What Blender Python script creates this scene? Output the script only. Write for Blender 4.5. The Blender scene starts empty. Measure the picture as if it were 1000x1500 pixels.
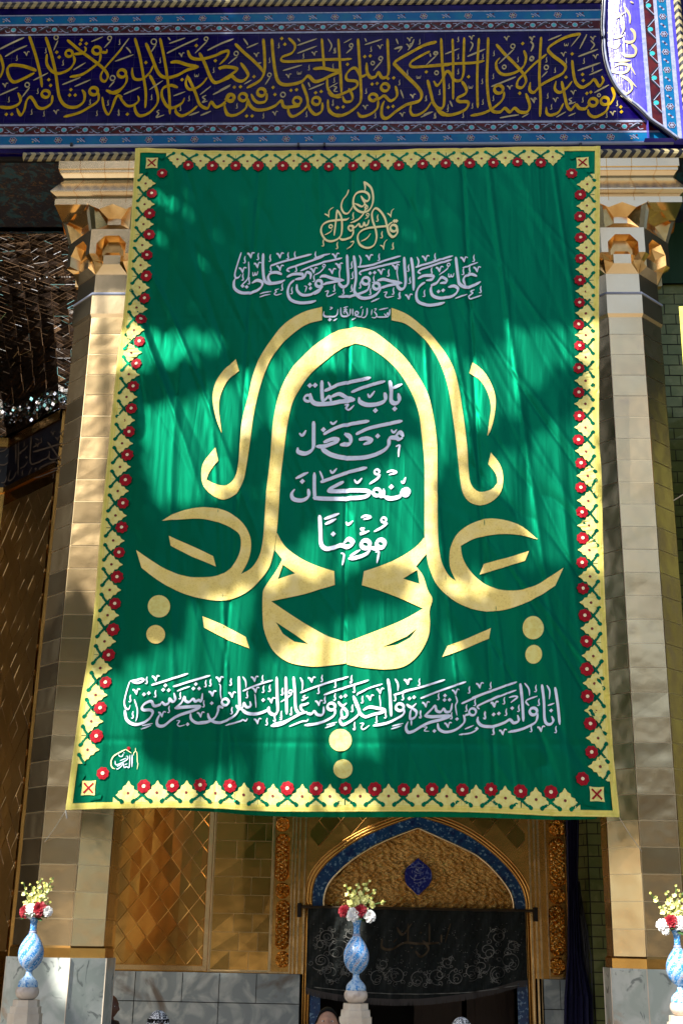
import bpy, bmesh, math, random
import numpy as np
from mathutils import Vector
from mathutils.geometry import tessellate_polygon
random.seed(7)
R = math.radians
sc = bpy.context.scene
C = sc.collection
# ------------------------------------------------------------------ camera
ZC = 2.15; CY = -12.0; F = 1800.0
PITCH, YAW, ROLL = R(19.251), R(2.3032), R(1.0754)
fw = Vector((-math.sin(YAW)*math.cos(PITCH), math.cos(YAW)*math.cos(PITCH), math.sin(PITCH)))
rt0 = Vector((math.cos(YAW), math.sin(YAW), 0)); up0 = rt0.cross(fw)
rt = math.cos(ROLL)*rt0 + math.sin(ROLL)*up0
up = -math.sin(ROLL)*rt0 + math.cos(ROLL)*up0
cd = bpy.data.cameras.new('camera'); cam = bpy.data.objects.new('camera', cd); C.objects.link(cam)
from mathutils import Matrix
m = Matrix.Identity(4)
for i in range(3):
    m[i][0], m[i][1], m[i][2] = rt[i], up[i], -fw[i]
m.translation = (0, CY, ZC)
cam.matrix_world = m
cd.sensor_fit = 'VERTICAL'; cd.sensor_height = 36.0; cd.lens = F/1500*36
cd.clip_end = 2000; cd.clip_start = 0.05
sc.camera = cam
# ------------------------------------------------------------------ sky, sun, exposure
SUN_AZ, SUN_EL = R(38), R(43)
SUN = Vector((-math.sin(SUN_AZ)*math.cos(SUN_EL), -math.cos(SUN_AZ)*math.cos(SUN_EL), math.sin(SUN_EL)))
W = bpy.data.worlds.new('World'); sc.world = W; W.use_nodes = True
wn = W.node_tree.nodes; wl = W.node_tree.links
sky = wn.new('ShaderNodeTexSky'); sky.sky_type = 'NISHITA'; sky.sun_disc = False
sky.sun_elevation = SUN_EL; sky.sun_rotation = R(180)+SUN_AZ
bg = wn['Background']; wl.new(sky.outputs[0], bg.inputs[0]); bg.inputs[1].default_value = 0.07; sky.dust_density = 2.0
sd = bpy.data.lights.new('sun', 'SUN'); sd.energy = 5.0; sd.angle = R(0.53); sd.color = (1, .95, .86)
so = bpy.data.objects.new('sun', sd); C.objects.link(so)
so.rotation_euler = (-SUN).to_track_quat('-Z', 'Y').to_euler(); so.location = (-20, -30, 40)
sc.view_settings.view_transform = 'Standard'; sc.view_settings.look = 'None'
sc.view_settings.exposure = 1.2; sc.view_settings.gamma = 1.0
try:
    sc.cycles.max_bounces = 8; sc.cycles.glossy_bounces = 5; sc.cycles.diffuse_bounces = 4
    sc.cycles.sample_clamp_indirect = 6.0
except Exception: pass

# ------------------------------------------------------------------ helpers
def P(px, py, Y):
    """the point of the vertical plane y = Y that the photograph shows at (px, py)"""
    d = fw*F + rt*(px-500) + up*(750-py)
    t = (Y-CY)/d.y
    return Vector((d.x*t, Y, ZC+d.z*t))
def tag(o, label, cat, group=None, kind=None):
    if label: o['label'] = label
    if cat: o['category'] = cat
    if group: o['group'] = group
    if kind: o['kind'] = kind
    return o
def thing(name, label, cat, loc, group=None):
    o = bpy.data.objects.new(name, None); C.objects.link(o); o.location = loc
    o.empty_display_size = .2
    return tag(o, label, cat, group)
def wloc(p):
    v = Vector((0, 0, 0))
    while p is not None:
        v += p.location; p = p.parent
    return v
def build(name, verts, faces, mats, parent=None, mi=None, smooth=False, loc=None):
    """one mesh object; verts are world coordinates"""
    me = bpy.data.meshes.new(name)
    o = bpy.data.objects.new(name, me); C.objects.link(o)
    if parent is not None:
        o.parent = parent; off = wloc(parent)
    else:
        off = Vector(loc) if loc is not None else Vector((0, 0, 0)); o.location = off
    V = np.array([tuple(v) for v in verts], dtype=float) - np.array(off)
    me.from_pydata(V.tolist(), [], [list(f) for f in faces])
    if not isinstance(mats, (list, tuple)): mats = [mats]
    for q in mats: me.materials.append(q)
    if mi is not None: me.polygons.foreach_set('material_index', mi)
    if smooth: me.polygons.foreach_set('use_smooth', [True]*len(me.polygons))
    me.update()
    return o
class MB:
    def __init__(s): s.v = []; s.f = []; s.m = []
    def add(s, vs, fs, m=0):
        n = len(s.v); s.v += [Vector(q) for q in vs]; s.f += [[i+n for i in f] for f in fs]; s.m += [m]*len(fs)
    def quad(s, a, b, c, d, m=0): s.add([a, b, c, d], [(0, 1, 2, 3)], m)
    def box(s, x0, x1, y0, y1, z0, z1, m=0):
        s.add([(x, y, z) for x in (x0, x1) for y in (y0, y1) for z in (z0, z1)],
              [(0, 1, 3, 2), (4, 6, 7, 5), (0, 4, 5, 1), (2, 3, 7, 6), (0, 2, 6, 4), (1, 5, 7, 3)], m)
    def loft(s, rings, m=0, cap=True, closed=True):
        n = len(rings[0]); vs = [p for r in rings for p in r]; fs = []
        for i in range(len(rings)-1):
            for j in range(n if closed else n-1):
                k = (j+1) % n
                fs.append((i*n+j, i*n+k, (i+1)*n+k, (i+1)*n+j))
        if cap: fs += [tuple(range(n))[::-1], tuple((len(rings)-1)*n+j for j in range(n))]
        s.add(vs, fs, m)
    def lathe(s, prof, c, n=32, m=0):
        s.loft([[(c[0]+r*math.cos(2*math.pi*j/n), c[1]+r*math.sin(2*math.pi*j/n), c[2]+z) for j in range(n)] for r, z in prof], m)
    def tube(s, pts, r, n=8, m=0):
        pts = [Vector(p) for p in pts]; rings = []
        for i, p in enumerate(pts):
            t = (pts[min(i+1, len(pts)-1)]-pts[max(i-1, 0)]).normalized()
            a = t.cross(Vector((0, 0, 1)));
            if a.length < .01: a = t.cross(Vector((1, 0, 0)))
            a.normalize(); b = t.cross(a); rr = r[i] if isinstance(r, (list, tuple)) else r
            rings.append([p+a*rr*math.cos(2*math.pi*j/n)+b*rr*math.sin(2*math.pi*j/n) for j in range(n)])
        s.loft(rings, m)
    def out(s, name, mats, parent=None, smooth=False, loc=None):
        return build(name, s.v, s.f, mats, parent, s.m, smooth, loc)

# ------------------------------------------------------------------ materials
def mat(name, col, rough=.5, metal=0., spec=.5, bump=None, var=None, emit=None, **kw):
    """Principled; bump = list of (scale xyz, strength, distance, detail); var = (scale, colour2, lo, hi)"""
    M = bpy.data.materials.new(name); M.use_nodes = True
    nt = M.node_tree; b = nt.nodes['Principled BSDF']; L = nt.links
    b.inputs['Base Color'].default_value = (*col, 1); b.inputs['Roughness'].default_value = rough
    b.inputs['Metallic'].default_value = metal; b.inputs['Specular IOR Level'].default_value = spec
    for k, v in kw.items(): b.inputs[k.replace('_', ' ')].default_value = v
    tc = nt.nodes.new('ShaderNodeTexCoord')
    def noise(scale, det, dist=0.):
        mp = nt.nodes.new('ShaderNodeMapping'); mp.inputs['Scale'].default_value = scale if isinstance(scale, tuple) else (scale,)*3
        n = nt.nodes.new('ShaderNodeTexNoise'); n.inputs['Scale'].default_value = 1; n.inputs['Detail'].default_value = det
        n.inputs['Distortion'].default_value = dist
        L.new(tc.outputs['Object'], mp.inputs[0]); L.new(mp.outputs[0], n.inputs['Vector']); return n
    prev = None
    for bb in (bump or []):
        s_, st, di, det = bb[:4]
        n = noise(s_, det, bb[4] if len(bb) > 4 else 0.)
        bp = nt.nodes.new('ShaderNodeBump'); bp.inputs['Strength'].default_value = st; bp.inputs['Distance'].default_value = di
        L.new(n.outputs[0], bp.inputs['Height'])
        if prev: L.new(prev.outputs[0], bp.inputs['Normal'])
        prev = bp
    if prev: L.new(prev.outputs[0], b.inputs['Normal'])
    if var:
        last = None
        for (s_, c2, lo, hi, *rest) in (var if isinstance(var, list) else [var]):
            n = noise(s_, 5., rest[0] if rest else 0.)
            rp = nt.nodes.new('ShaderNodeValToRGB'); rp.color_ramp.elements[0].position = lo; rp.color_ramp.elements[1].position = hi
            L.new(n.outputs[0], rp.inputs[0])
            mx = nt.nodes.new('ShaderNodeMixRGB'); L.new(rp.outputs[0], mx.inputs[0])
            if last: L.new(last.outputs[0], mx.inputs[1])
            else: mx.inputs[1].default_value = (*col, 1)
            mx.inputs[2].default_value = (*c2, 1); last = mx
        L.new(last.outputs[0], b.inputs['Base Color'])
    return M
def satin(M_, col, rough, fac):
    """a tinted soft gloss over the cloth colour"""
    nt = M_.node_tree; b = nt.nodes['Principled BSDF']; g_ = nt.nodes.new('ShaderNodeBsdfGlossy'); mx = nt.nodes.new('ShaderNodeMixShader')
    g_.inputs['Color'].default_value = (*col, 1); g_.inputs['Roughness'].default_value = rough; mx.inputs[0].default_value = fac
    if b.inputs['Normal'].links: nt.links.new(b.inputs['Normal'].links[0].from_socket, g_.inputs['Normal'])
    nt.links.new(b.outputs[0], mx.inputs[1]); nt.links.new(g_.outputs[0], mx.inputs[2]); nt.links.new(mx.outputs[0], nt.nodes['Material Output'].inputs[0])
M = {}
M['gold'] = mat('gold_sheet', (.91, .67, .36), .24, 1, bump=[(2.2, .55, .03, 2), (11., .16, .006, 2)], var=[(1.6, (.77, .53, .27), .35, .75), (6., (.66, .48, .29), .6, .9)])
M['gold_b'] = mat('gold_sheet_worn', (.87, .64, .34), .27, 1, bump=[(2.7, .55, .03, 2), (12., .16, .006, 2)], var=[(2.3, (.74, .52, .27), .35, .75)])
M['gold_c'] = mat('gold_sheet_bright', (.92, .70, .39), .22, 1, bump=[(1.9, .55, .03, 2), (9., .14, .005, 2)], var=[(2., (.76, .53, .26), .4, .8)])
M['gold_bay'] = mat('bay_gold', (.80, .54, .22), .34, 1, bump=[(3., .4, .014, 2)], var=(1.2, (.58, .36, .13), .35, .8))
M['gold_niche_shade'] = mat('niche_shade_gold', (.84, .56, .24), .26, 1, bump=[(7., .25, .01, 2)], var=(5., (.62, .36, .12), .4, .7))  # deeper gold: recess shade and gold-to-gold glow put into the colour
M['gold_seam'] = mat('gold_seam', (.86, .68, .40), .36, 1)
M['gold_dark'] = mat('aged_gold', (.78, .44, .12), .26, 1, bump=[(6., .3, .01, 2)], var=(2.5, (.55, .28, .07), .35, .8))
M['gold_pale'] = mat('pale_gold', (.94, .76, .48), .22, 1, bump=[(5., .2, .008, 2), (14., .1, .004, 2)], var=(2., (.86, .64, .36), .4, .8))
M['gold_lattice'] = mat('lattice_gold', (.78, .46, .13), .2, 1, bump=[(3., .4, .014, 2)], var=(1.5, (.60, .32, .08), .35, .8))
M['gold_relief'] = mat('relief_gold', (.80, .52, .18), .27, 1, bump=[(60., .8, .02, 4, 1.2)], var=(30., (.50, .27, .08), .5, .7))
M['marble'] = mat('grey_green_marble', (.40, .46, .42), .16, 0, .5, var=[(2.6, (.56, .60, .56), .42, .60, 1.5), (1.3, (.42, .23, .10), .60, .72, .8), (5., (.20, .23, .22), .6, .68, 2.)], bump=[(30., .05, .002, 2)])
M['marble_dark'] = mat('blue_grey_marble', (.30, .34, .34), .2, 0, .5, var=[(3., (.52, .55, .52), .45, .65, 2.), (1.7, (.20, .17, .14), .60, .72, 1.5)])
M['limestone'] = mat('pale_limestone', (.70, .62, .50), .4, var=(9., (.60, .50, .38), .4, .7), bump=[(60., .1, .003, 3)])
FOLD = [((4., 1., .5), .45, .05, 2, .6), ((13., 1., 1.6), .22, .012, 2, 1.)]
M['green'] = mat('green_satin', (.0, .028, .015), .6, 0, .03, bump=FOLD)
satin(M['green'], (.0, .56, .28), .45, .235)
M['yellow'] = mat('yellow_cloth', (.72, .66, .15), .6, 0, .2, bump=FOLD+[(45., .25, .006, 2)], var=(12., (.62, .53, .10), .45, .75))
M['motif'] = mat('pale_yellow_applique', (.76, .72, .26), .6, 0, .2, bump=FOLD+[(60., .25, .004, 2)], var=(26., (.70, .60, .16), .45, .7))
M['goldcloth'] = mat('gold_lame_cloth', (.88, .71, .22), .5, 0, .3, bump=FOLD+[(70., .6, .006, 2)], var=[(60., (.66, .48, .10), .5, .8), (7., (.92, .77, .32), .45, .7)])
M['white'] = mat('pale_lilac_applique', (.74, .83, 1.0), .6, 0, .3, bump=FOLD, var=(20., (.66, .75, .97), .4, .75))
M['qal'] = mat('cream_gold_applique', (.88, .84, .45), .6, 0, .3, bump=FOLD)
M['red'] = mat('red_applique', (.34, .002, .012), .6, 0, .2, bump=[(60., .5, .006, 2)], var=(40., (.22, .0, .008), .45, .7))
M['cream'] = mat('cream_dot', (.85, .72, .48), .6)
M['maroon'] = mat('maroon_dot', (.16, .012, .01), .6)
M['navy'] = mat('navy_glaze', (.0018, .0008, .044), .15, 0, .12, bump=[(9., .12, .006, 2)], var=(7., (.008, .003, .085), .35, .75))
M['navy_sunlit'] = mat('sunlit_blue_glaze', (.06, .05, .42), .17, 0, .13, bump=[((34., 34., 3.), .5, .010, 3), (9., .25, .01, 2)], var=(6., (.09, .08, .52), .4, .7))  # the blue glaze again, with sunlight put into its lighter colour
M['tgold'] = mat('ochre_glaze', (.47, .31, .006), .25, 0, .12, var=(14., (.34, .21, .005), .4, .7), bump=[(20., .1, .004, 2)])
M['tcream'] = mat('cream_glaze', (.36, .31, .17), .35, 0, .2)
M['tpale'] = mat('pale_blue_white_glaze', (.30, .33, .46), .3, 0, .3, var=(20., (.17, .21, .36), .4, .7))
M['lblue'] = mat('sky_blue_glaze', (.004, .10, .28), .2, 0, .15, bump=[(9., .15, .006, 2)], var=(6., (.006, .14, .26), .4, .7))
M['rbrown'] = mat('red_brown_glaze', (.075, .012, .014), .28, 0, .15, var=(8., (.03, .004, .012), .4, .7))
M['turq'] = mat('turquoise_glaze', (.03, .36, .40), .25)
M['black'] = mat('black_glaze', (.008, .008, .014), .3)
M['joint'] = mat('tile_joint', (.025, .02, .075), .7, 0, .1)
M['brick'] = mat('olive_glazed_brick', (.17, .19, .055), .3, .25, .5, bump=[(8., .4, .02, 3)], var=[(3., (.10, .13, .03), .35, .7), (9., (.25, .25, .09), .55, .8)])
M['mortar'] = mat('dark_joint', (.02, .02, .01), .8)
M['mirror'] = mat('mirror_facet', (.40, .38, .38), .08, 1)
M['mirror2'] = mat('smoky_facet', (.050, .034, .026), .28, .85, .3)
M['paint'] = mat('painted_soffit', (.008, .012, .03), .5, var=[(7., (.01, .07, .10), .52, .6, 1.), (16., (.10, .06, .03), .58, .64, 2.)])
M['velvet'] = mat('black_green_velvet', (.011, .015, .014), .8, 0, .2, Sheen_Weight=.3, bump=[((16., 1, .5), .6, .04, 2)])
M['silver'] = mat('silver_thread', (.16, .16, .15), .5, .5)
M['bronze'] = mat('bronze_thread', (.06, .04, .02), .5, .5)
M['navycloth'] = mat('navy_drape', (.006, .006, .045), .8, bump=[((14., 14., .5), .6, .03, 2)])
M['greycloth'] = mat('grey_sheet', (.16, .16, .17), .8)
M['dark'] = mat('dark_interior', (.012, .010, .009), .8)
M['wood'] = mat('dark_carved_wood', (.045, .02, .010), .45, bump=[((30, 30, 3), .3, .01, 3)])
M['floor'] = mat('pale_paving', (.22, .185, .14), .4, var=(2., (.18, .15, .11), .4, .7))
M['tan'] = mat('tan_brick', (.105, .07, .038), .8, var=(5., (.075, .05, .028), .4, .7))
M['bark'] = mat('bark', (.10, .07, .05), .9, bump=[((20, 20, 3), .6, .03, 4)])
M['leaf'] = mat('leaf', (.05, .10, .02), .6, var=(3., (.08, .13, .03), .4, .7))
M['string'] = mat('pale_cord', (.55, .52, .46), .8)
M['steel'] = mat('painted_moulding', (.30, .34, .46), .25)
# ------------------------------------------------------------------ setting: courtyard floor
build('floor', [(-150, -150, 0), (150, -150, 0), (150, 60, 0), (-150, 60, 0)], [(0, 1, 2, 3)], M['floor']).__setitem__('kind', 'structure')
YB = -.42        # hanging plane of the banner
YF = -.20        # face of the tiled frieze
YW = 3.0         # back wall of the porch
# ------------------------------------------------------------------ columns
T8 = math.tan(math.pi/8)
def octo(c, a, z, rot=0):
    return [(c[0]+a/math.cos(math.pi/8)*math.cos(math.pi/8+j*math.pi/4+rot), c[1]+a/math.cos(math.pi/8)*math.sin(math.pi/8+j*math.pi/4+rot), z) for j in range(8)]
def make_column(cx, label):
    c = (cx, .4345); z = lambda r: ZC+r
    root = thing('octagonal_column', label, 'column', (cx, c[1], 0), 'gold clad columns of the porch')
    b = MB(); b.loft([octo(c, .4345, z(-.09)), octo(c, .4345, z(6.49))]); b.out('shaft_core', M['gold_seam'], root)
    t = MB(); rnd = random.Random(3+int(cx*10)); n = 27; h = (6.488+.09)/n; g = .0044
    for j in range(8):
        an = j*math.pi/4; nx, ny = math.cos(an), math.sin(an); tx, ty = -ny, nx; s = .4345*T8
        for i in range(n):
            z0, z1 = z(-.09+i*h+g), z(-.09+(i+1)*h-g); q = []
            b0_ = rnd.uniform(.002, .006); dz = [b0_+rnd.uniform(-.0012, .002) for _ in range(4)]
            for (u, zz), dd in zip(((-s+g, z0), (s-g, z0), (s-g, z1), (-s+g, z1)), dz):
                q.append((c[0]+nx*(.4345+dd)+tx*u, c[1]+ny*(.4345+dd)+ty*u, zz))
            t.quad(*q, rnd.choice((0, 0, 1, 2)))
    t.out('shaft_cladding', [M['gold'], M['gold_b'], M['gold_c']], root)
    b = MB(); b.loft([octo(c, .455, z(-.19)), octo(c, .455, z(-.105)), octo(c, .437, z(-.085))]); b.out('base_moulding', M['gold_dark'], root)
    b = MB(); b.loft([octo(c, .475, .0), octo(c, .475, z(-.19))]); b.out('plinth', M['marble'], root)
    b = MB()
    for j in range(8):
        an = j*math.pi/4+math.pi/8; r_ = .475/math.cos(math.pi/8)
        b.tube([(c[0]+r_*math.cos(an), c[1]+r_*math.sin(an), .02), (c[0]+r_*math.cos(an), c[1]+r_*math.sin(an), z(-.192))], .006, 6)
    b.out('plinth_joint', M['limestone'], root)
    # neck: collar, ring, plain drum
    b = MB(); b.loft([octo(c, .437, z(6.45)), octo(c, .462, z(6.488)), octo(c, .462, z(6.72))]); b.out('collar', M['gold_pale'], root)
    b = MB(); b.loft([octo(c, .470, z(6.722)), octo(c, .474, z(6.735)), octo(c, .466, z(6.748))]); b.out('neck_ring', M['steel'], root)
    cap = MB(); cap.loft([octo(c, .435, z(6.74)), octo(c, .435, z(6.99))])
    # muqarnas: one face in (u, a, z), mirrored and turned eight times
    Z0 = 6.99
    F1 = []
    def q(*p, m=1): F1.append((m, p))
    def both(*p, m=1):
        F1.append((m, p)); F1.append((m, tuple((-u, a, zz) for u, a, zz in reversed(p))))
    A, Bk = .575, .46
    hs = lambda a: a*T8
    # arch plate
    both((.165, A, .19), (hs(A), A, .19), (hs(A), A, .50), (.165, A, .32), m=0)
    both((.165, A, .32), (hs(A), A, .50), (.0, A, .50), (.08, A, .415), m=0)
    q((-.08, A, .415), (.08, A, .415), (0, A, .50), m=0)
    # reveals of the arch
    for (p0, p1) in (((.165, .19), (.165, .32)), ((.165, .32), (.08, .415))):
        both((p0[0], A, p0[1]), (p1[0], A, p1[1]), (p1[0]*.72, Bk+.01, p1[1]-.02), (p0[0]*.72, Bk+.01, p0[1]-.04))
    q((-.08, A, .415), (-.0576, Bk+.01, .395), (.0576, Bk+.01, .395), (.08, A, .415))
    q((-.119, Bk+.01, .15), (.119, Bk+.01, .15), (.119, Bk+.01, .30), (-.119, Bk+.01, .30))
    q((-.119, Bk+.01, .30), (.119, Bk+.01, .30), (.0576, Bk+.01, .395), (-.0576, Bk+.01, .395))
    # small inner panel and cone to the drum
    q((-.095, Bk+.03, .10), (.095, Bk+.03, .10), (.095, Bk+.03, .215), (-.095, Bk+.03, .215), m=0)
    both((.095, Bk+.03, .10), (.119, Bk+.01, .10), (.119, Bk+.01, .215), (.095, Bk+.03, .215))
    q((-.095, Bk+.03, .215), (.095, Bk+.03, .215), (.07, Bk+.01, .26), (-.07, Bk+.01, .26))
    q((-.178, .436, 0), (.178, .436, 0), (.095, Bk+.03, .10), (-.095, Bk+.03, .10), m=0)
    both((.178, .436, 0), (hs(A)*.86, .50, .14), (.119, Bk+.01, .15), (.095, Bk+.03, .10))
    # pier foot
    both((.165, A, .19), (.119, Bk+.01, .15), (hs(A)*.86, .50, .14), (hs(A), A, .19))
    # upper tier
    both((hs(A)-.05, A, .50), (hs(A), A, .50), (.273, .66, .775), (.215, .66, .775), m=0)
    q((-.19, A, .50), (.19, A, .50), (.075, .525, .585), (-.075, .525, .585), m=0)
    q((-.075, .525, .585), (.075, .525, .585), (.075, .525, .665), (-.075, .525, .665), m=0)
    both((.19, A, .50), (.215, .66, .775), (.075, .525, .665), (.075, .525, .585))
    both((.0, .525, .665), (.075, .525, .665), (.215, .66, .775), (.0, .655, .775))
    # scalloped hem of the abacus
    both((0, .668, .785), (.0, .668, .765), (.15, .668, .70), (.275, .668, .765), (.275, .668, .785), m=0)
    cyA, syA = None, None
    for j in range(8):
        an = j*math.pi/4; nx, ny = math.cos(an), math.sin(an); tx, ty = -ny, nx
        for m_, f in F1:
            cap.add([(c[0]+nx*a+tx*u, c[1]+ny*a+ty*u, z(Z0+zz)) for u, a, zz in f], [tuple(range(len(f)))], m_)
    cap.out('muqarnas_capital', [M['gold_pale'], M['gold_niche_shade']], root)
    def rect(hx, zz): return [(c[0]-hx, c[1]-hx*.97, z(zz)), (c[0]+hx, c[1]-hx*.97, z(zz)), (c[0]+hx, c[1]+hx*.97, z(zz)), (c[0]-hx, c[1]+hx*.97, z(zz))]
    ab = MB()
    prof = [(.665, 7.766), (.665, 7.84), (.64, 7.846), (.655, 7.875), (.70, 7.90), (.712, 7.905), (.712, 7.922), (.605, 8.12), (.60, 8.125), (.61, 8.15), (.64, 8.19), (.65, 8.195), (.65, 8.235), (.665, 8.238), (.665, 8.32), (.665, 8.40)]
    ab.loft([rect(a, zz) for a, zz in prof])
    ab.out('abacus', M['gold_pale'], root)
    aj = MB()
    for dx in (-.42, -.14, .14, .42):
        for (h0, z0), (h1, z1) in zip(prof[:-1], prof[1:]):
            for sg in (-1,):
                k0, k1 = dx*h0/.665, dx*h1/.665
                aj.quad((c[0]+k0-.003, c[1]-h0*.97-.002, z(z0)), (c[0]+k0+.003, c[1]-h0*.97-.002, z(z0)), (c[0]+k1+.003, c[1]-h1*.97-.002, z(z1)), (c[0]+k1-.003, c[1]-h1*.97-.002, z(z1)))
    aj.out('abacus_joint', M['gold_dark'], root)
    return root
make_column(-3.10, 'gold clad octagonal column with a honeycomb capital left of the green banner')
make_column(2.556, 'gold clad octagonal column with a honeycomb capital right of the green banner')

# ------------------------------------------------------------------ calligraphy and cloth helpers
def hsh(ix, iy, s):
    h = np.sin(ix*127.1+iy*311.7+s*74.7)*43758.5453
    return h-np.floor(h)
def vn(x, y, s=0):
    ix, iy = np.floor(x), np.floor(y); fx, fy = x-ix, y-iy
    fx = fx*fx*(3-2*fx); fy = fy*fy*(3-2*fy)
    a = hsh(ix, iy, s); b = hsh(ix+1, iy, s); c_ = hsh(ix, iy+1, s); d = hsh(ix+1, iy+1, s)
    return (a*(1-fx)+b*fx)*(1-fy)+(c_*(1-fx)+d*fx)*fy - .5
BC = P(505, 700, YB)
def wrinkle(x, z):
    """how far the hanging cloth bulges towards the courtyard"""
    x = np.asarray(x, float); z = np.asarray(z, float)
    zt = (z-(ZC+1.1))/7.3            # 0 bottom, 1 top
    w = .10*vn(x*.75+3, z*.16, 1)
    w += .035*vn(x*2.3+z*.25, z*.30, 2)*(1.25-.7*zt)
    w += .014*vn(x*6.+z*.9, z*.5, 3)*(1.2-.5*zt)
    rb = np.clip((x-0.2)/2.2, 0, 1)*np.clip(1.15-zt*1.3, 0, 1)
    w += .075*rb*vn(x*3.1+z*1.55, z*.22+5, 4)
    lb = np.clip((-x-1.)/1.8, 0, 1)*np.clip(zt*1.6-.2, 0, 1)*np.clip(1.9-zt*1.5, 0, 1)
    w += .045*lb*vn(x*4.+z*1.4, z*.28+2, 5)
    for cx_, k in ((-.42, .0), (-1.55, .02), (.95, -.03)):
        w += -.012*np.exp(-((x-cx_-k*(z-5))/.018)**2)
    # sharp creases: the zero lines of stretched noise
    def crease(n, k): return np.clip(1-np.abs(n)*k, 0, 1)**1.5
    l2 = .30+lb*1.3; r2 = .25+rb*1.1
    w += .016*l2*crease(vn(x*1.9+z*.80+7, z*.26+1, 11), 13)
    w -= .014*l2*crease(vn(x*3.0+z*1.10+2, z*.36+4, 12), 12)
    w += .020*r2*crease(vn(x*2.0+z*1.25+3, z*.28+9, 13), 13)
    w -= .018*r2*crease(vn(x*3.1+z*1.75+1, z*.40+3, 14), 11)
    w += .011*crease(vn(x*2.3+z*.22+5, z*.21+6, 15), 14)
    w += .020*rb*vn(x*5.+z*2.8, z*.5+2, 16)
    w += -.003*np.exp(-((z-(ZC+1.75))/.03)**2)-.002*np.exp(-((z-(ZC+6.2))/.025)**2)
    return w + .06
def cloth_pt(px, py, off=.006):
    p = P(px, py, YB); w = float(wrinkle(p.x, p.z))
    return Vector((p.x, YB-w-off, p.z))
def cloth_xz(x, z, off=.006):
    return Vector((x, YB-float(wrinkle(x, z))-off, z))
def frieze_pt(px, py, off=.004):
    p = P(px, py, YF); p.y -= off; return p
def catmull(pts, step):
    if len(pts) < 3:
        a, b = pts; n = max(2, int(math.hypot(b[0]-a[0], b[1]-a[1])/step)+1)
        return [(a[0]+(b[0]-a[0])*i/n, a[1]+(b[1]-a[1])*i/n) for i in range(n+1)]
    o = []; q = [pts[0]]+list(pts)+[pts[-1]]
    for i in range(1, len(q)-2):
        p0, p1, p2, p3 = q[i-1:i+3]
        n = max(2, int(math.hypot(p2[0]-p1[0], p2[1]-p1[1])/step)+1)
        for k in range(n):
            t = k/n; t2 = t*t; t3 = t2*t
            o.append(tuple(.5*(2*p1[d]+(p2[d]-p0[d])*t+(2*p0[d]-5*p1[d]+4*p2[d]-p3[d])*t2+(3*p1[d]-p0[d]-3*p2[d]+p3[d])*t3) for d in (0, 1)))
    o.append(pts[-1]); return o
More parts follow.
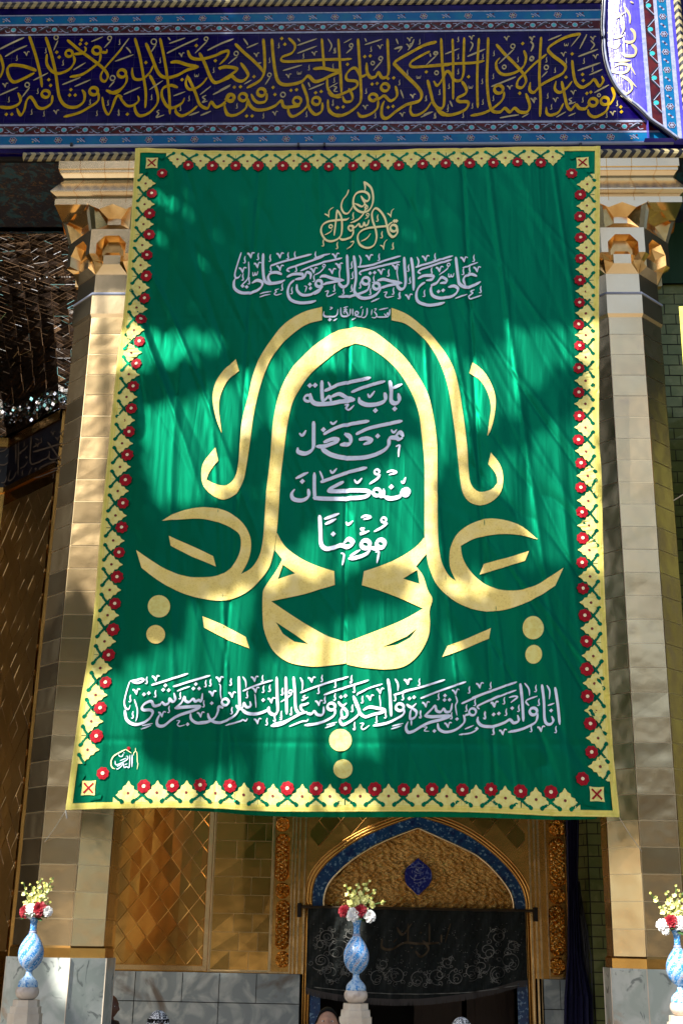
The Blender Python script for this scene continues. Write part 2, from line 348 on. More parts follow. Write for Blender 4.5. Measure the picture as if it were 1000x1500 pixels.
class Pen:
    """broad-nib lettering: every stroke is a ribbon whose width follows the nib angle"""
    wt = 1.0
    def __init__(s, surf, base=.0095): s.surf = surf; s.base = base; s.v = []; s.f = []; s.k = 0
    def ribbon(s, pts, w, nib=58, step=1.3, lo=.52, ends=(.5, .35)):
        w *= s.wt; c = catmull(pts, step); n = len(c); L_, R_ = [], []
        k0 = s.base+.0005*(s.k % 9); s.k += 1
        for i, p in enumerate(c):
            a, b = c[max(0, i-1)], c[min(n-1, i+1)]
            dx, dy = b[0]-a[0], b[1]-a[1]; l = math.hypot(dx, dy) or 1; dx /= l; dy /= l
            ang = math.atan2(-dy, dx)
            ww = w*(lo+(1-lo)*abs(math.sin(ang-R(nib)))) if nib is not None else w
            e = min(4., n*.25)
            ww *= min(1, ends[0]+(1-ends[0])*i/e)*min(1, ends[1]+(1-ends[1])*(n-1-i)/(e*1.3))
            off = k0+.0004*i/n
            L_.append(s.surf(p[0]-dy*ww/2, p[1]+dx*ww/2, off)); R_.append(s.surf(p[0]+dy*ww/2, p[1]-dx*ww/2, off))
        b0 = len(s.v); s.v += L_+R_
        s.f += [(b0+i, b0+i+1, b0+n+i+1, b0+n+i) for i in range(n-1)]
    def blob(s, pts):
        k0 = s.base+.0005*(s.k % 9); s.k += 1
        b0 = len(s.v); s.v += [s.surf(x, y, k0) for x, y in pts]; s.f.append(tuple(range(b0, len(s.v))))
    def block(s, x0, y0, sc_, txt):
        """strokes in enlarged pixels: 'w:x,y x,y ...'; letters h v d s o t place the small marks"""
        T = lambda p: (x0+p[0]/sc_, y0+p[1]/sc_)
        for item in txt.replace('\n', ' ').split(';'):
            item = item.strip()
            if not item: continue
            key, body = item.split(':')
            pts = [tuple(float(v) for v in q.split(',')) for q in body.split()]
            key = key.strip()
            g = s.gs*sc_/7.143
            if key == 'h':
                for x, y in pts:
                    s.ribbon([T((x+dx*g, y+dy*g)) for dx, dy in ((8, -38), (1, -8), (7, 20), (1, 36), (-15, 32))], 13*g/sc_, None, ends=(.3, .5))
            elif key == 'v':
                for x, y in pts:
                    s.ribbon([T((x+dx*g, y+dy*g)) for dx, dy in ((-38, -14), (-22, -12), (-8, 8), (2, 36))], 18*g/sc_, None, ends=(.9, .3))
                    s.ribbon([T((x+dx*g, y+dy*g)) for dx, dy in ((2, 34), (8, 0), (20, -24), (40, -18))], 12*g/sc_, None, ends=(.4, .9))
            elif key == 'd':
                for x, y in pts:
                    r_ = 21*g; s.blob([T((x+dx*r_, y+dy*r_)) for dx, dy in ((-1, .05), (-.05, 1), (1, -.05), (.05, -1))])
            elif key == 's':
                for x, y in pts:
                    s.ribbon([T((x+dx*g, y+dy*g)) for dx, dy in ((-30, -22), (-28, 12), (-12, 14), (-4, -10), (-2, 12), (14, 12), (26, -24))], 13*g/sc_, None)
            elif key[0] == 'o':
                w = float(key[1:])
                for q in range(0, len(pts), 2):
                    (x, y), (r_, rr) = pts[q], pts[q+1]
                    s.ribbon([T((x+r_*math.cos(a_), y+rr*math.sin(a_))) for a_ in [2*math.pi*i/10+.4 for i in range(11)]], w/sc_, 58, lo=.6, ends=(1, 1))
            elif key[0] == 't':      # plain line of even width
                s.ribbon([T(p) for p in pts], float(key[1:])/sc_, None)
            else:
                s.ribbon([T(p) for p in pts], float(key)/sc_)
        return s
    gs = 1.0
    def out(s, name, m_, parent): return build(name, s.v, s.f, m_, parent)
# ------------------------------------------------------------------ the green banner
bl, br_ = P(98, 1187, YB), P(905, 1198, YB)
banner = thing('hanging_banner', 'huge green banner with gold and white calligraphy and a yellow flowered border', 'banner', ((bl.x+br_.x)/2, YB, bl.z))
EL = [(200, 222), (187.5, 420), (171.6, 550), (150, 770), (137, 924), (115, 1060), (98, 1187)]
ER = [(877, 220), (875.5, 480), (875.5, 640), (879, 700), (883, 850), (890, 1000), (896.5, 1100), (905.5, 1198)]
ET = [(200, 222), (320, 225), (520, 223), (700, 219), (800, 218), (877, 220)]
EB = [(98, 1187), (200, 1185), (300, 1184), (400, 1189), (560, 1190), (640, 1190), (720, 1192), (820, 1197), (905.5, 1198)]
class Edge:
    def __init__(s, pts, inward):
        c = catmull(pts, 6); w = [P(x, y, YB) for x, y in c]
        s.x = np.array([p.x for p in w]); s.z = np.array([p.z for p in w])
        s.l = np.concatenate([[0], np.cumsum(np.hypot(np.diff(s.x), np.diff(s.z)))]); s.n = inward; s.len = s.l[-1]
    def at(s, d):
        return float(np.interp(d, s.l, s.x)), float(np.interp(d, s.l, s.z))
    def pt(s, d, t, off):
        x, z = s.at(d); return cloth_xz(x+s.n[0]*t, z+s.n[1]*t, off)
eT, eB, eL, eR = Edge(ET, (0, -1)), Edge(EB, (0, 1)), Edge(EL, (1, 0)), Edge(ER, (-1, 0))
NX, NZ = 330, 460
vs = []; fs = []
for j in range(NZ+1):
    b = j/NZ
    lx, lz = eL.at(b*eL.len); rx, rz = eR.at(b*eR.len)
    for i in range(NX+1):
        a = i/NX
        tx, tz = eT.at(a*eT.len); bx, bz = eB.at(a*eB.len)
        x = (1-a)*lx+a*rx+(1-b)*tx+b*bx-((1-a)*(1-b)*eT.x[0]+a*(1-b)*eT.x[-1]+(1-a)*b*eB.x[0]+a*b*eB.x[-1])
        z = (1-a)*lz+a*rz+(1-b)*tz+b*bz-((1-a)*(1-b)*eT.z[0]+a*(1-b)*eT.z[-1]+(1-a)*b*eB.z[0]+a*b*eB.z[-1])
        vs.append((x, z))
wr = wrinkle(np.array([v[0] for v in vs]), np.array([v[1] for v in vs]))
vs = [(x, YB-float(w), z) for (x, z), w in zip(vs, wr)]
fs = [(j*(NX+1)+i, (j+1)*(NX+1)+i, (j+1)*(NX+1)+i+1, j*(NX+1)+i+1) for j in range(NZ) for i in range(NX)]
build('cloth', vs, fs, M['green'], banner, smooth=True)
# border: outer band, flower shaped lozenges, green bars, small dots
bd = MB(); bars = MB(); fl = []
UNIT = [(-.134, .118), (-.118, .118), (-.085, .145), (-.091, .156), (-.054, .172), (-.049, .2), (-.022, .215), (-.005, .246)]
def strip(e, off, t0, t1, mb, mi=0):
    n = int(e.len/.04); a = [e.pt(e.len*i/n, t0, off) for i in range(n+1)]; c = [e.pt(e.len*i/n, (t0+t1)/2, off) for i in range(n+1)]; b = [e.pt(e.len*i/n, t1, off) for i in range(n+1)]
    for i in range(n): mb.quad(a[i], a[i+1], c[i+1], c[i], mi); mb.quad(c[i], c[i+1], b[i+1], b[i], mi)
def side(e, s0, s1, off, n, turn):
    strip(e, off, .0, .058, bd)
    strip(e, off+.0012, .006, .012, bd, 2); strip(e, off+.0012, .040, .044, bd, 2)
    for i in range(n+1):
        s = s0+(s1-s0)*i/n; k = (s1-s0)/n/.268
        jr = random.uniform(-.006, .006)
        low = [(u*k, t) for u, t in UNIT]+[(.0, .25)]+[(-u*k, t) for u, t in reversed(UNIT)]
        for q in range(len(low)-1):
            (u0, t0), (u1, t1) = low[q], low[q+1]
            m0, m1 = (.056+t0)/2, (.056+t1)/2
            A = [e.pt(s+u0+jr, .056, off), e.pt(s+u1+jr, .056, off), e.pt(s+u1+jr, m1, off), e.pt(s+u0+jr, m0, off)]
            B = [A[3], A[2], e.pt(s+u1+jr, t1, off), e.pt(s+u0+jr, t0, off)]
            bd.quad(*A, 1); bd.quad(*B, 1)
        def disc(mb, u, t, r, o, m_, nn=10):
            mb.add([e.pt(s+u+jr+r*math.cos(2*math.pi*j/nn), t+r*math.sin(2*math.pi*j/nn), o) for j in range(nn)], [tuple(range(nn))], m_)
        disc(bd, 0, .138, .014, off+.003, 3, 8)
        for sg in (-1, 1):
            w = .0125
            ln = [(-.003, .123), (.03, .1), (.038, .088), (.06, .078), (.082, .060)]
            for q in range(len(ln)-1):
                (u0, t0), (u1, t1) = ln[q], ln[q+1]
                l = math.hypot(u1-u0, t1-t0); ax, at = -(t1-t0)/l*w, (u1-u0)/l*w
                f = lambda u, t: e.pt(s+sg*(.134*k-u)+jr, t, off+.002)
                bars.quad(f(u0-ax, t0-at), f(u1-ax, t1-at), f(u1+ax, t1+at), f(u0+ax, t0+at))
            disc(bars, sg*(.134*k-.083), .060, .02, off+.0032, 0)
            disc(bars, sg*(.134*k-.074), .073, .015, off+.0036, 0)
        if i < n: fl.append((e, s+(s1-s0)/n/2+random.uniform(-.008, .008), .205+random.uniform(-.008, .008)))
    return
def d_of(e, px, py):
    p = P(px, py, YB); return float(e.l[np.argmin((e.x-p.x)**2+(e.z-p.z)**2)])
side(eT, d_of(eT, 261, 222), d_of(eT, 810, 220), .006, 16, 0)
side(eB, d_of(eB, 186, 1187), d_of(eB, 826, 1197), .0075, 15, 0)
a0, a1 = d_of(eL, 197, 271), d_of(eL, 113, 1097)
side(eL, a0, a1, .009, round((a1-a0)/.262), 1)
a0, a1 = d_of(eR, 877, 274), d_of(eR, 892, 1125)
side(eR, a0, a1, .0105, round((a1-a0)/.262), 1)
bd.out('border', [M['yellow'], M['motif'], M['goldcloth'], M['maroon']], banner)
bars.out('border_bars', M['green'], banner)
cor = ((eT, eL, .0, .0, 1, -1, eT.x[0], eT.z[0]), (eT, eR, 0, 0, -1, -1, eT.x[-1], eT.z[-1]), (eB, eL, 0, 0, 1, 1, eB.x[0], eB.z[0]), (eB, eR, 0, 0, -1, 1, eB.x[-1], eB.z[-1]))
for _, _, _, _, sx, sz, x0, z0 in cor:
    pm = MB(); cx_, cz_ = x0+sx*.20, z0+sz*.20
    n = 3; h = .068
    for i in range(n):
        for j in range(n):
            g = [(-h+2*h*(i+a)/n, -h+2*h*(j+b)/n) for a, b in ((0, 0), (1, 0), (1, 1), (0, 1))]
            g = [(u*(1-.10*(1-abs(v)/h)), v*(1-.10*(1-abs(u)/h))) for u, v in g]
            pm.quad(*[cloth_xz(cx_+u, cz_+v, .009) for u, v in g])
    for a in (1, -1):
        pts = [(-.045, -.045*a), (.045, .045*a)]
        w = .006
        pm.quad(*[cloth_xz(cx_+u, cz_+v, .013+.001*a) for u, v in ((-.045-w, -.045*a+w*a), (-.045+w, -.045*a-w*a), (.045+w, .045*a-w*a), (.045-w, .045*a+w*a))], 1)
    # green leaf shapes at the corner of the band
    for (u0, v0, u1, v1) in ((-.12, .02, -.06, .135), (.02, -.12, .135, -.06)):
        k = [(u0, v0), (u0+.03, v0-.0), (u1+.02, v1-.02), (u1, v1), (u1-.04, v1-.01)] if abs(u0) > abs(v0) else [(u0, v0), (u0, v0+.03), (u1-.02, v1+.02), (u1, v1), (u1-.01, v1-.04)]
        pm.add([cloth_xz(cx_+sx*u, cz_-sz*(-v), .0125) for u, v in k], [tuple(range(5))], 2)
    pm.out('corner_patch', [M['motif'], M['red'], M['green']], banner)
    fl.append((None, x0+sx*.325, z0+sz*.335))
for e, s, t in fl:
    fm = MB(); r0 = .0605*random.uniform(.94, 1.07); np_ = 8; ph = random.uniform(0, 3)
    f = (lambda u, v, o: e.pt(s+u, t+v, o)) if e else (lambda u, v, o: cloth_xz(s+u, t+v, o))
    ring = []
    for j in range(np_*4):
        a = 2*math.pi*j/(np_*4); r = r0*(.80+.22*abs(math.sin(np_*a/2+ph))**.6); ring.append(f(r*math.cos(a), r*math.sin(a), .0125))
    fm.add(ring+[f(0, 0, .016)], [(j, (j+1) % len(ring), len(ring)) for j in range(len(ring))], 0)
    fm.add([f(.017*math.cos(2*math.pi*j/8), .017*math.sin(2*math.pi*j/8), .0185) for j in range(8)], [tuple(range(8))], 1)
    fm.out('red_flower', [M['red'], M['cream']], banner)

ln_ = MB(); n = 120
for i in range(n):
    q = []
    for d, t in ((i, .0), (i+1, .0), (i+1, 1), (i, 1)):
        s = eB.len*(.20+.76*d/n); dp = t*(.012+.034*math.sin(math.pi*d/n)**.6); p = eB.pt(s, -dp, -.03-.02*t); q.append(p)
    ln_.quad(*q)
ln_.out('lining', M['green'], banner)
# big mirrored letters: outlines
def flat(name, polys, m_, off=.009):
    """polys: list of loops lists in photo px; cut along a grid so that the shape follows the folds"""
    bm = bmesh.new()
    for loops in polys:
        allp = [p for l in loops for p in l]
        tri = tessellate_polygon([[Vector((x, y, 0)) for x, y in l] for l in loops])
        vv = [bm.verts.new((x, y, 0)) for x, y in allp]
        for t in tri:
            try: bm.faces.new([vv[i] for i in t])
            except ValueError: pass
    xs = [v.co.x for v in bm.verts]; ys = [v.co.y for v in bm.verts]
    for ax, lo, hi in ((0, min(xs), max(xs)), (1, min(ys), max(ys))):
        k = lo-lo % 9+9
        while k < hi:
            co = (k, 0, 0) if ax == 0 else (0, k, 0); no = (1, 0, 0) if ax == 0 else (0, 1, 0)
            bmesh.ops.bisect_plane(bm, geom=bm.verts[:]+bm.edges[:]+bm.faces[:], plane_co=co, plane_no=no, dist=1e-4); k += 9
    bm.verts.ensure_lookup_table(); bm.verts.index_update()
    V = [cloth_pt(v.co.x, v.co.y, off) for v in bm.verts]; Fs = [[v.index for v in f.verts] for f in bm.faces]
    bm.free()
    return build(name, V, Fs, m_, banner, smooth=True)
def cl(txt, x0, y0, s=2.941, smooth=True):
    p = [tuple(float(v) for v in q.split(',')) for q in txt.split()]
    if smooth:      # corners stay where a point is written twice
        segs = []; cur = [p[0]]
        for a in p[1:]:
            if a == cur[-1]: segs.append(cur); cur = [a]
            else: cur.append(a)
        cur.append(p[0]) if cur[-1] != p[0] else None
        segs.append(cur); o = []
        for g in segs: o += catmull(g, 14)[:-1] if len(g) > 1 else g
        p = o
    return [(x0+x/s, y0+y/s) for x, y in p]
def ell(cx_, cy_, rx, ry, n=28): return [(cx_+rx*math.cos(2*math.pi*i/n), cy_+ry*math.sin(2*math.pi*i/n)) for i in range(n)]
flat('gold_letter', [[cl('858,33 858,33 780,55 700,105 640,175 590,250 560,330 540,420 515,510 505,600 498,690 485,760 450,797 405,795 362,775 362,775 375,740 412,692 412,692 400,637 400,637 352,695 340,750 350,805 395,848 440,860 490,832 520,775 535,700 550,600 562,510 580,420 605,335 640,255 690,190 745,140 800,105 858,90 858,90', 180, 440)]], M['goldcloth'])
flat('gold_letter', [[cl('488,258 488,258 440,300 405,350 390,400 390,450 405,520 427,575 427,575 420,520 415,470 420,420 440,370 465,335 502,308 502,308', 180, 440)]], M['goldcloth'])
flat('gold_letter', [[cl('215,38 215,38 280,65 340,110 400,170 450,240 485,310 505,390 517,470 530,560 540,650 545,740 555,800 590,835 640,828 668,798 668,798 660,760 628,718 628,718 640,668 640,668 678,720 692,775 683,835 650,875 600,893 550,878 520,835 507,760 500,690 490,600 478,510 465,420 445,335 410,250 370,190 320,140 270,105 215,92 215,92', 500, 440)]], M['goldcloth'])
flat('gold_letter', [[cl('562,278 562,278 610,320 645,380 660,440 655,510 640,570 625,597 625,597 632,540 640,480 632,430 610,380 580,345 548,325 548,325', 500, 440)]], M['goldcloth'])
arch = catmull([(520, 481), (544, 486), (568, 503), (592, 525), (612, 552), (626, 579), (634, 610), (639, 644), (640, 678), (640.2, 721)], 5) + \
       catmull([(621.3, 721), (621, 678), (617, 637), (612, 603), (600, 573), (582, 545), (561, 525), (537, 510), (520, 505)], 5) + \
       catmull([(503, 511), (479, 528), (455, 549), (438, 573), (428, 593), (421, 624), (416, 661), (411, 702), (410, 721)], 5) + \
       catmull([(390, 721), (396, 671), (399, 630), (403, 603), (411, 573), (425, 545), (445, 522), (469, 501), (496, 486)], 5)
flat('gold_letter', [[arch]], M['goldcloth'])
LY = cl('172,132 172,132 230,98 300,78 380,72 450,88 510,130 545,185 553,240 540,300 510,357 510,357 555,330 590,275 605,200 612,100 618,3 618,3 676,3 676,3 670,100 662,185 650,262 630,330 590,385 540,432 470,465 395,472 300,455 220,425 150,385 85,335 85,335 62,258 62,258 130,305 200,345 280,370 350,373 400,366 450,345 488,300 508,245 503,188 460,155 400,132 330,122 250,125', 180, 720)
RY = cl('840,218 840,218 775,165 700,136 620,128 555,148 500,185 470,240 463,300 470,345 492,392 492,392 455,360 428,300 415,200 412,3 412,3 357,3 357,3 357,200 365,280 378,340 410,410 470,468 540,505 610,522 690,520 770,498 850,458 915,415 915,415 950,338 950,338 900,372 830,415 750,437 670,430 600,395 550,345 520,290 512,240 512,240 560,215 600,205 680,195 760,200', 500, 720)
flat('gold_letter', [[LY]], M['goldcloth']); flat('gold_letter', [[RY]], M['goldcloth'])
HL = [cl('664,180 664,180 700,240 760,285 830,320 910,345 910,345 913,405 913,405 830,430 750,452 640,475 640,475 720,530 800,580 880,625 950,648 964,651 964,651 964,743 964,743 900,752 820,757 720,740 650,690 612,610 603,540 603,450 612,415 660,345 687,295 687,295 655,255 655,255', 180, 720),
      cl('690,318 742,355 668,380', 180, 720, smooth=False), cl('660,565 720,605 800,660 740,650 690,615', 180, 720, smooth=False)]
HR = [cl('355,205 355,205 320,245 250,290 170,325 97,350 97,350 88,410 88,410 170,435 250,465 350,510 350,510 270,555 190,590 100,625 24,652 24,652 24,749 24,749 100,765 190,772 270,758 330,710 370,640 380,580 378,520 390,470 370,430 350,370 320,330 320,330 365,275 365,275', 500, 720),
      cl('325,345 335,405 265,380', 500, 720, smooth=False), cl('325,595 280,630 175,677 240,665 295,635', 500, 720, smooth=False)]
flat('gold_letter', [HL], M['goldcloth'], .0115); flat('gold_letter', [HR], M['goldcloth'], .0115)
for t, x0 in (('202,197 290,235 390,280 402,325 300,285 210,240', 180), ('345,540 430,575 530,628 546,678 450,640 352,590', 180),
              ('610,320 700,300 802,268 785,310 690,340 592,365', 500), ('455,670 540,640 640,595 632,640 540,680 432,718', 500)):
    flat('gold_mark', [[cl(t, x0, 720, smooth=False)]], M['goldcloth'])
for cx_, cy_, rx, ry, m_ in ((234.4, 890, 16.3, 16.3, 'motif'), (229.6, 931, 13.6, 13.6, 'goldcloth'), (778.8, 923, 15.4, 17, 'motif'), (779.5, 961.5, 12, 13.5, 'motif'), (498.7, 1085.5, 16.5, 16.5, 'motif'), (502.5, 1127.5, 14, 14, 'motif')):
    flat('gold_dot', [[ell(cx_, cy_, rx, ry)]], M[m_])

# small gold heading
pn = Pen(cloth_pt)
pn.block(460, 260, 7.143, '''26:520,62 590,120 615,200 610,290 570,360 500,380 440,350 412,300 415,230 450,180 510,165 560,185 578,225 562,262 525,258 490,210;
22:520,62 533,110 530,160; 22:490,210 512,255 528,290 500,322 450,300 415,288; 20:528,290 550,320;
22:362,146 345,195 300,260 285,330 310,390 350,397 385,350 408,305; 24:545,320 520,390 470,450 420,480 378,490; o14:545,330 15,18;
24:574,460 560,510 532,520 522,490 508,530 480,532 468,505 430,540 395,550; o24:385,548 26,26; 26:412,560 402,620 350,658 290,668 258,640;
24:240,360 285,440 292,560 272,640 200,682 120,668 75,590 90,520 150,480 250,468 335,462 368,440; 24:240,362 232,450 210,630;
o16:175,532 17,17; 14:192,555 170,590 110,620; o28:830,545 34,34; 28:870,540 866,600 825,636 785,605 768,540 790,500 820,482;
24:766,560 742,450 692,370 640,340 605,390 612,470 642,560 652,650 622,730 550,756 480,724 455,650 480,590 550,552 650,536 760,520 800,488;
o13:560,408 14,14; 13:572,425 530,452; 18:590,602 555,650 490,688; d:838,470 858,470; h:660,440 95,705 240,730 405,420 705,615 820,730;
16:110,400 150,420 155,440; 15:155,440 160,370 205,335; 16:765,390 795,412 800,434; 15:800,434 808,370 835,340; 16:690,725 718,740 726,772; 15:726,772 735,700 765,665; 16:380,690 412,690 400,720 340,772''')
pn.out('gold_heading', M['qal'], banner)

# first white line
pn = Pen(cloth_pt); pn.wt = 1.12
pn.block(335, 365, 7.143, '''30:245,365 300,345 355,370 335,425 240,465 140,475 70,435 60,370 78,320; 20:137,55 100,170 70,280 82,322 112,312 132,282;
32:365,65 362,200 372,320 400,370 470,378 550,362 590,340; 30:560,285 510,265 450,270 420,300 420,340 450,372; t12:212,150 215,260 200,330 130,405; d:150,405 192,412 850,382 856,424; s:285,275;
v:305,185 150,235 540,85 540,215 235,80 890,235; h:170,130 310,100 150,310 215,345 435,115 440,220 620,85 690,78 705,215 560,415 890,320 660,450 905,80;
t12:330,485 450,462; t12:325,515 440,490; t11:528,435 490,450 502,466 480,485 500,499 560,485; 22:440,195 640,130 870,70; 22:640,255 615,240 640,215 800,160 1000,95; 20:750,245 870,195 1000,160;
30:610,312 680,280 770,278 765,315 695,335; 30:690,340 640,390 620,470 650,545 740,577 850,570 915,550; 28:855,330 858,275 815,260 790,310 700,338; 28:715,385 720,450 770,495 850,490 930,450 990,410; t11:790,400 815,405 800,465''')
pn.block(460, 365, 7.143, '''o30:50,375 32,32; 30:60,315 100,300 200,325 315,342; 28:305,340 200,362 85,392; 28:90,390 60,450 0,490;
32:345,75 350,200 358,330 345,390 300,412 265,380 265,340; t12:235,180 268,178 275,215 265,260 270,340; 32:415,85 430,200 437,330 420,440 440,490 500,530 580,525 650,490 690,440 690,412;
o30:540,350 38,36; 28:580,372 560,440 480,480 380,505 255,516; o30:650,402 33,33; 30:660,345 720,332 800,350 920,372; 28:905,372 780,397 680,425; 32:940,95 945,200 955,350 940,420 900,435 870,400 870,360;
t12:835,200 870,198 865,260 880,350; 20:0,115 170,65; 22:0,190 150,145 295,110; 22:455,205 600,185 760,130 905,85; 22:495,285 475,270 500,245 650,205 900,145; t14:470,80 490,130 475,200; d:585,268 632,262;
v:190,245 225,85 260,185 575,100 700,250 850,200; h:390,180 400,290 390,420 480,390 620,330 775,265 305,455 210,425 585,460 825,455 885,500 675,100; o12:105,195 14,14; t12:112,212 60,260 0,288;
t12:115,465 150,460 135,500 152,516 230,475; t12:725,468 760,465 742,500 762,520 835,508; t14:595,570 685,530''')
pn.block(580, 365, 7.143, '''32:155,100 170,200 180,330 180,450; 30:225,325 300,295 385,302 372,335 310,345; 30:300,365 240,410 210,480 225,560 310,600 420,597 505,580; 30:360,395 420,372 470,320 520,340 515,372 455,378;
30:540,420 600,410 642,440 620,490 550,525 450,530 380,500 360,440 372,395; 32:620,105 630,200 645,330 660,390 720,425 800,410 880,365; 28:840,310 780,290 720,310 700,350 720,410; d:440,462 488,455;
22:200,205 400,150 590,95; 22:255,275 230,255 260,230 400,185 580,135; 18:690,225 770,195 850,165; t14:215,95 235,150 215,205; v:305,110 450,230 705,130 840,235 130,510; h:365,245 125,210 140,340 290,480 695,260 760,240 875,450 400,100 805,120 35,500;
o12:545,188 15,15; t12:542,210 520,240 445,295; s:575,300; t14:615,540 740,500; t13:815,455 775,470 795,490 755,520 782,547 890,510''')
pn.out('white_inscription', M['white'], banner)
pn = Pen(cloth_pt); pn.wt = 1.12
pn.block(465, 445, 8.333, '''20:82,110 75,150 110,176 200,178 240,150 250,85; t14:195,230 240,200; t12:150,97 182,72 150,66; 20:285,65 285,120 300,168 368,166 352,118 320,115 330,145; t13:315,72 375,50; 20:400,75 396,140 372,166; 20:430,80 430,165;
o18:478,135 20,20; 18:450,160 520,180 545,150 555,85; 20:605,70 600,150 570,185 530,180; t11:525,75 535,60 548,58; t14:415,215 470,190; t12:665,90 655,160; t11:690,85 715,80 700,110; 18:690,115 722,160 700,190 660,185; 18:720,180 780,182 862,172 852,130 835,168 812,140; t14:750,95 860,70; 20:882,85 876,165; d:150,215 342,92''')
pn.out('white_inscription', M['white'], banner)
# four lines inside the arch
pn = Pen(cloth_pt); pn.wt = 1.12; pn.gs = 1.35
pn.block(400, 530, 4.545, '''28:775,135 785,200 785,270 812,288 838,268 832,220; t18:790,190 858,158; 28:742,215 745,265 700,290 630,297 580,278 572,245; t14:630,222 640,245 660,225 676,205; 22:520,215 600,180 745,140; 28:545,262 480,274 400,282 300,287 258,265 248,215; 24:385,240 440,227 490,250 545,262;
26:325,130 325,200 330,278; 22:335,272 372,238 388,275; o18:232,248 24,20; 24:340,200 450,160 650,115; t12:365,140 380,172 372,200; t12:475,300 500,295 485,320 510,328 540,300; d:808,325 680,335 245,165 280,163;
26:865,512 845,482 820,502 832,527 862,518; 28:832,520 795,515 772,525 765,570 720,610 620,645 500,652 390,625 320,580; t12:815,575 840,567 835,600 833,645; 26:570,530 620,520 655,537 600,562; 24:550,495 650,450 860,405; t14:785,462 800,482 822,462; 28:475,490 512,512 510,556 445,562;
26:335,542 400,520 432,534 350,565 285,568; 28:270,400 270,500 265,580 220,615 170,605 165,575; 24:335,490 430,445 640,405; t14:380,405 400,420 426,400; t16:175,480 195,495 220,460; d:695,505 335,457;
28:905,890 862,867 842,905 780,920 735,907; o22:882,880 22,22; 24:735,907 735,855; o22:690,880 24,22; 24:735,907 700,905; t13:755,745 790,735 818,747 770,762; o15:690,743 16,16; t14:712,760 690,790 640,825; t14:850,805 865,817 880,780; 26:470,805 370,860 500,867 622,870 637,895 560,917 300,912 277,890 275,740;
24:315,805 450,760 625,715; t12:310,730 330,780 325,800; t14:380,725 395,745 425,715; t14:540,795 560,817 592,785; 26:235,850 235,900 190,925 135,915 125,880 145,850; t18:150,780 235,740; d:785,842 195,800;
t18:340,1050 440,1015; t18:345,1085 420,1050; 28:310,1025 315,1130 320,1215 350,1247 400,1242 450,1227 500,1237 532,1212 500,1187 468,1215; o28:615,1225 28,26; 26:643,1235 630,1280 570,1310 500,1317; o28:715,1220 27,26; 26:740,1242 680,1252 645,1242; t15:610,1118 585,1122 602,1140 580,1157 640,1135;
t14:485,1070 500,1090 532,1068; t14:585,1048 615,1035 648,1045 600,1060; o15:735,1063 16,16; t14:760,1082 720,1115 670,1140; t12:450,1280 472,1290 460,1360; t12:680,1278 702,1275 690,1350; t15:510,1300 580,1262; d:400,1150''')
pn.out('white_inscription', M['white'], banner)
# bottom line
pn = Pen(cloth_pt); pn.wt = 1.12
pn.block(180, 980, 7.143, '''18:85,145 50,260 30,360 45,420 75,430 92,390; 22:90,140 150,130 210,115 232,132 180,157 110,152; 30:35,440 55,540 130,590 220,577 290,530 325,470 300,440 230,440 215,410 250,370 310,350 340,397 400,382 420,350; 28:420,350 450,382 490,362 497,320 530,352 557,330 545,260; d:455,182 432,228 490,232 235,278 285,265;
t13:215,605 325,580; t13:205,640 310,600; 32:550,420 640,407 810,400 740,442 600,490 520,540 440,602 380,600 370,550 400,480; 28:555,420 620,360 650,300 662,340 700,352 740,320 765,347 800,332 828,342 840,260; d:770,165 745,212 805,212 685,585; t11:570,550 602,550 580,590 602,606 660,590; 28:715,470 722,530 780,570 880,565 960,530;
22:310,180 480,125 690,55; 22:535,195 700,140 920,75; 17:575,240 640,212 710,190; t13:135,330 165,430 165,500 150,560; v:155,245 355,105 420,480 820,480 945,260; h:260,130 350,270 90,320 115,490 605,285 490,430 870,160 920,150 850,370''')
pn.block(290, 980, 7.143, '''o26:290,352 36,34; 28:270,412 222,400 215,450 180,520 100,560 0,567; 28:110,470 130,530 200,567 300,547 400,480 428,410 400,385; 28:400,390 440,422 470,402 482,360 510,402 552,390 545,340; 32:430,80 435,250 440,420; 32:460,425 520,467 620,472 720,440 740,410 752,460 800,482 835,440 830,300 825,85; 32:920,85 925,250 930,480; d:150,365 685,330;
20:470,235 600,180 785,120; 18:470,85 500,130 505,200; t11:225,165 240,180 240,260 250,330; t11:595,265 602,300 610,410; v:155,260 360,270 595,105 770,330 625,545 230,110 605,220; h:345,140 515,270 685,215 750,205 355,440 720,555 805,520 870,500 885,240 975,450 675,105; o14:970,245 18,18; t14:985,270 910,322 865,350; t15:520,520 502,547 470,535 440,552 290,597; 30:765,600 880,580 1000,512''')
pn.block(400, 980, 7.143, '''30:215,85 230,250 240,420 285,480; 30:0,585 120,557 240,500 300,470 360,455; 26:375,362 330,380 290,390 300,432 330,450; 28:350,470 400,477 430,450 460,482 500,492 527,470 530,400; t15:340,280 315,300 342,315 300,337 370,300; o30:610,402 40,36; 28:650,420 640,490 560,545 450,580 330,597; t14:560,595 670,565; t14:545,625 650,590;
28:680,350 722,392 770,365; 28:722,400 770,450 772,500 727,517 715,450 732,402; 30:840,290 870,380 902,450 880,500 800,560 730,590 700,550 712,505; 22:285,255 500,175 790,90; 22:530,280 700,220 1000,130; 18:880,275 1000,215; v:405,115 480,360; 18:285,95 310,150 305,230; h:510,105 475,230 650,165 645,300 540,330 815,120 845,215 825,420 930,330 95,240 85,480 190,440 15,510 850,610; t15:370,530 352,552 300,557 170,607; d:710,300 757,288''')
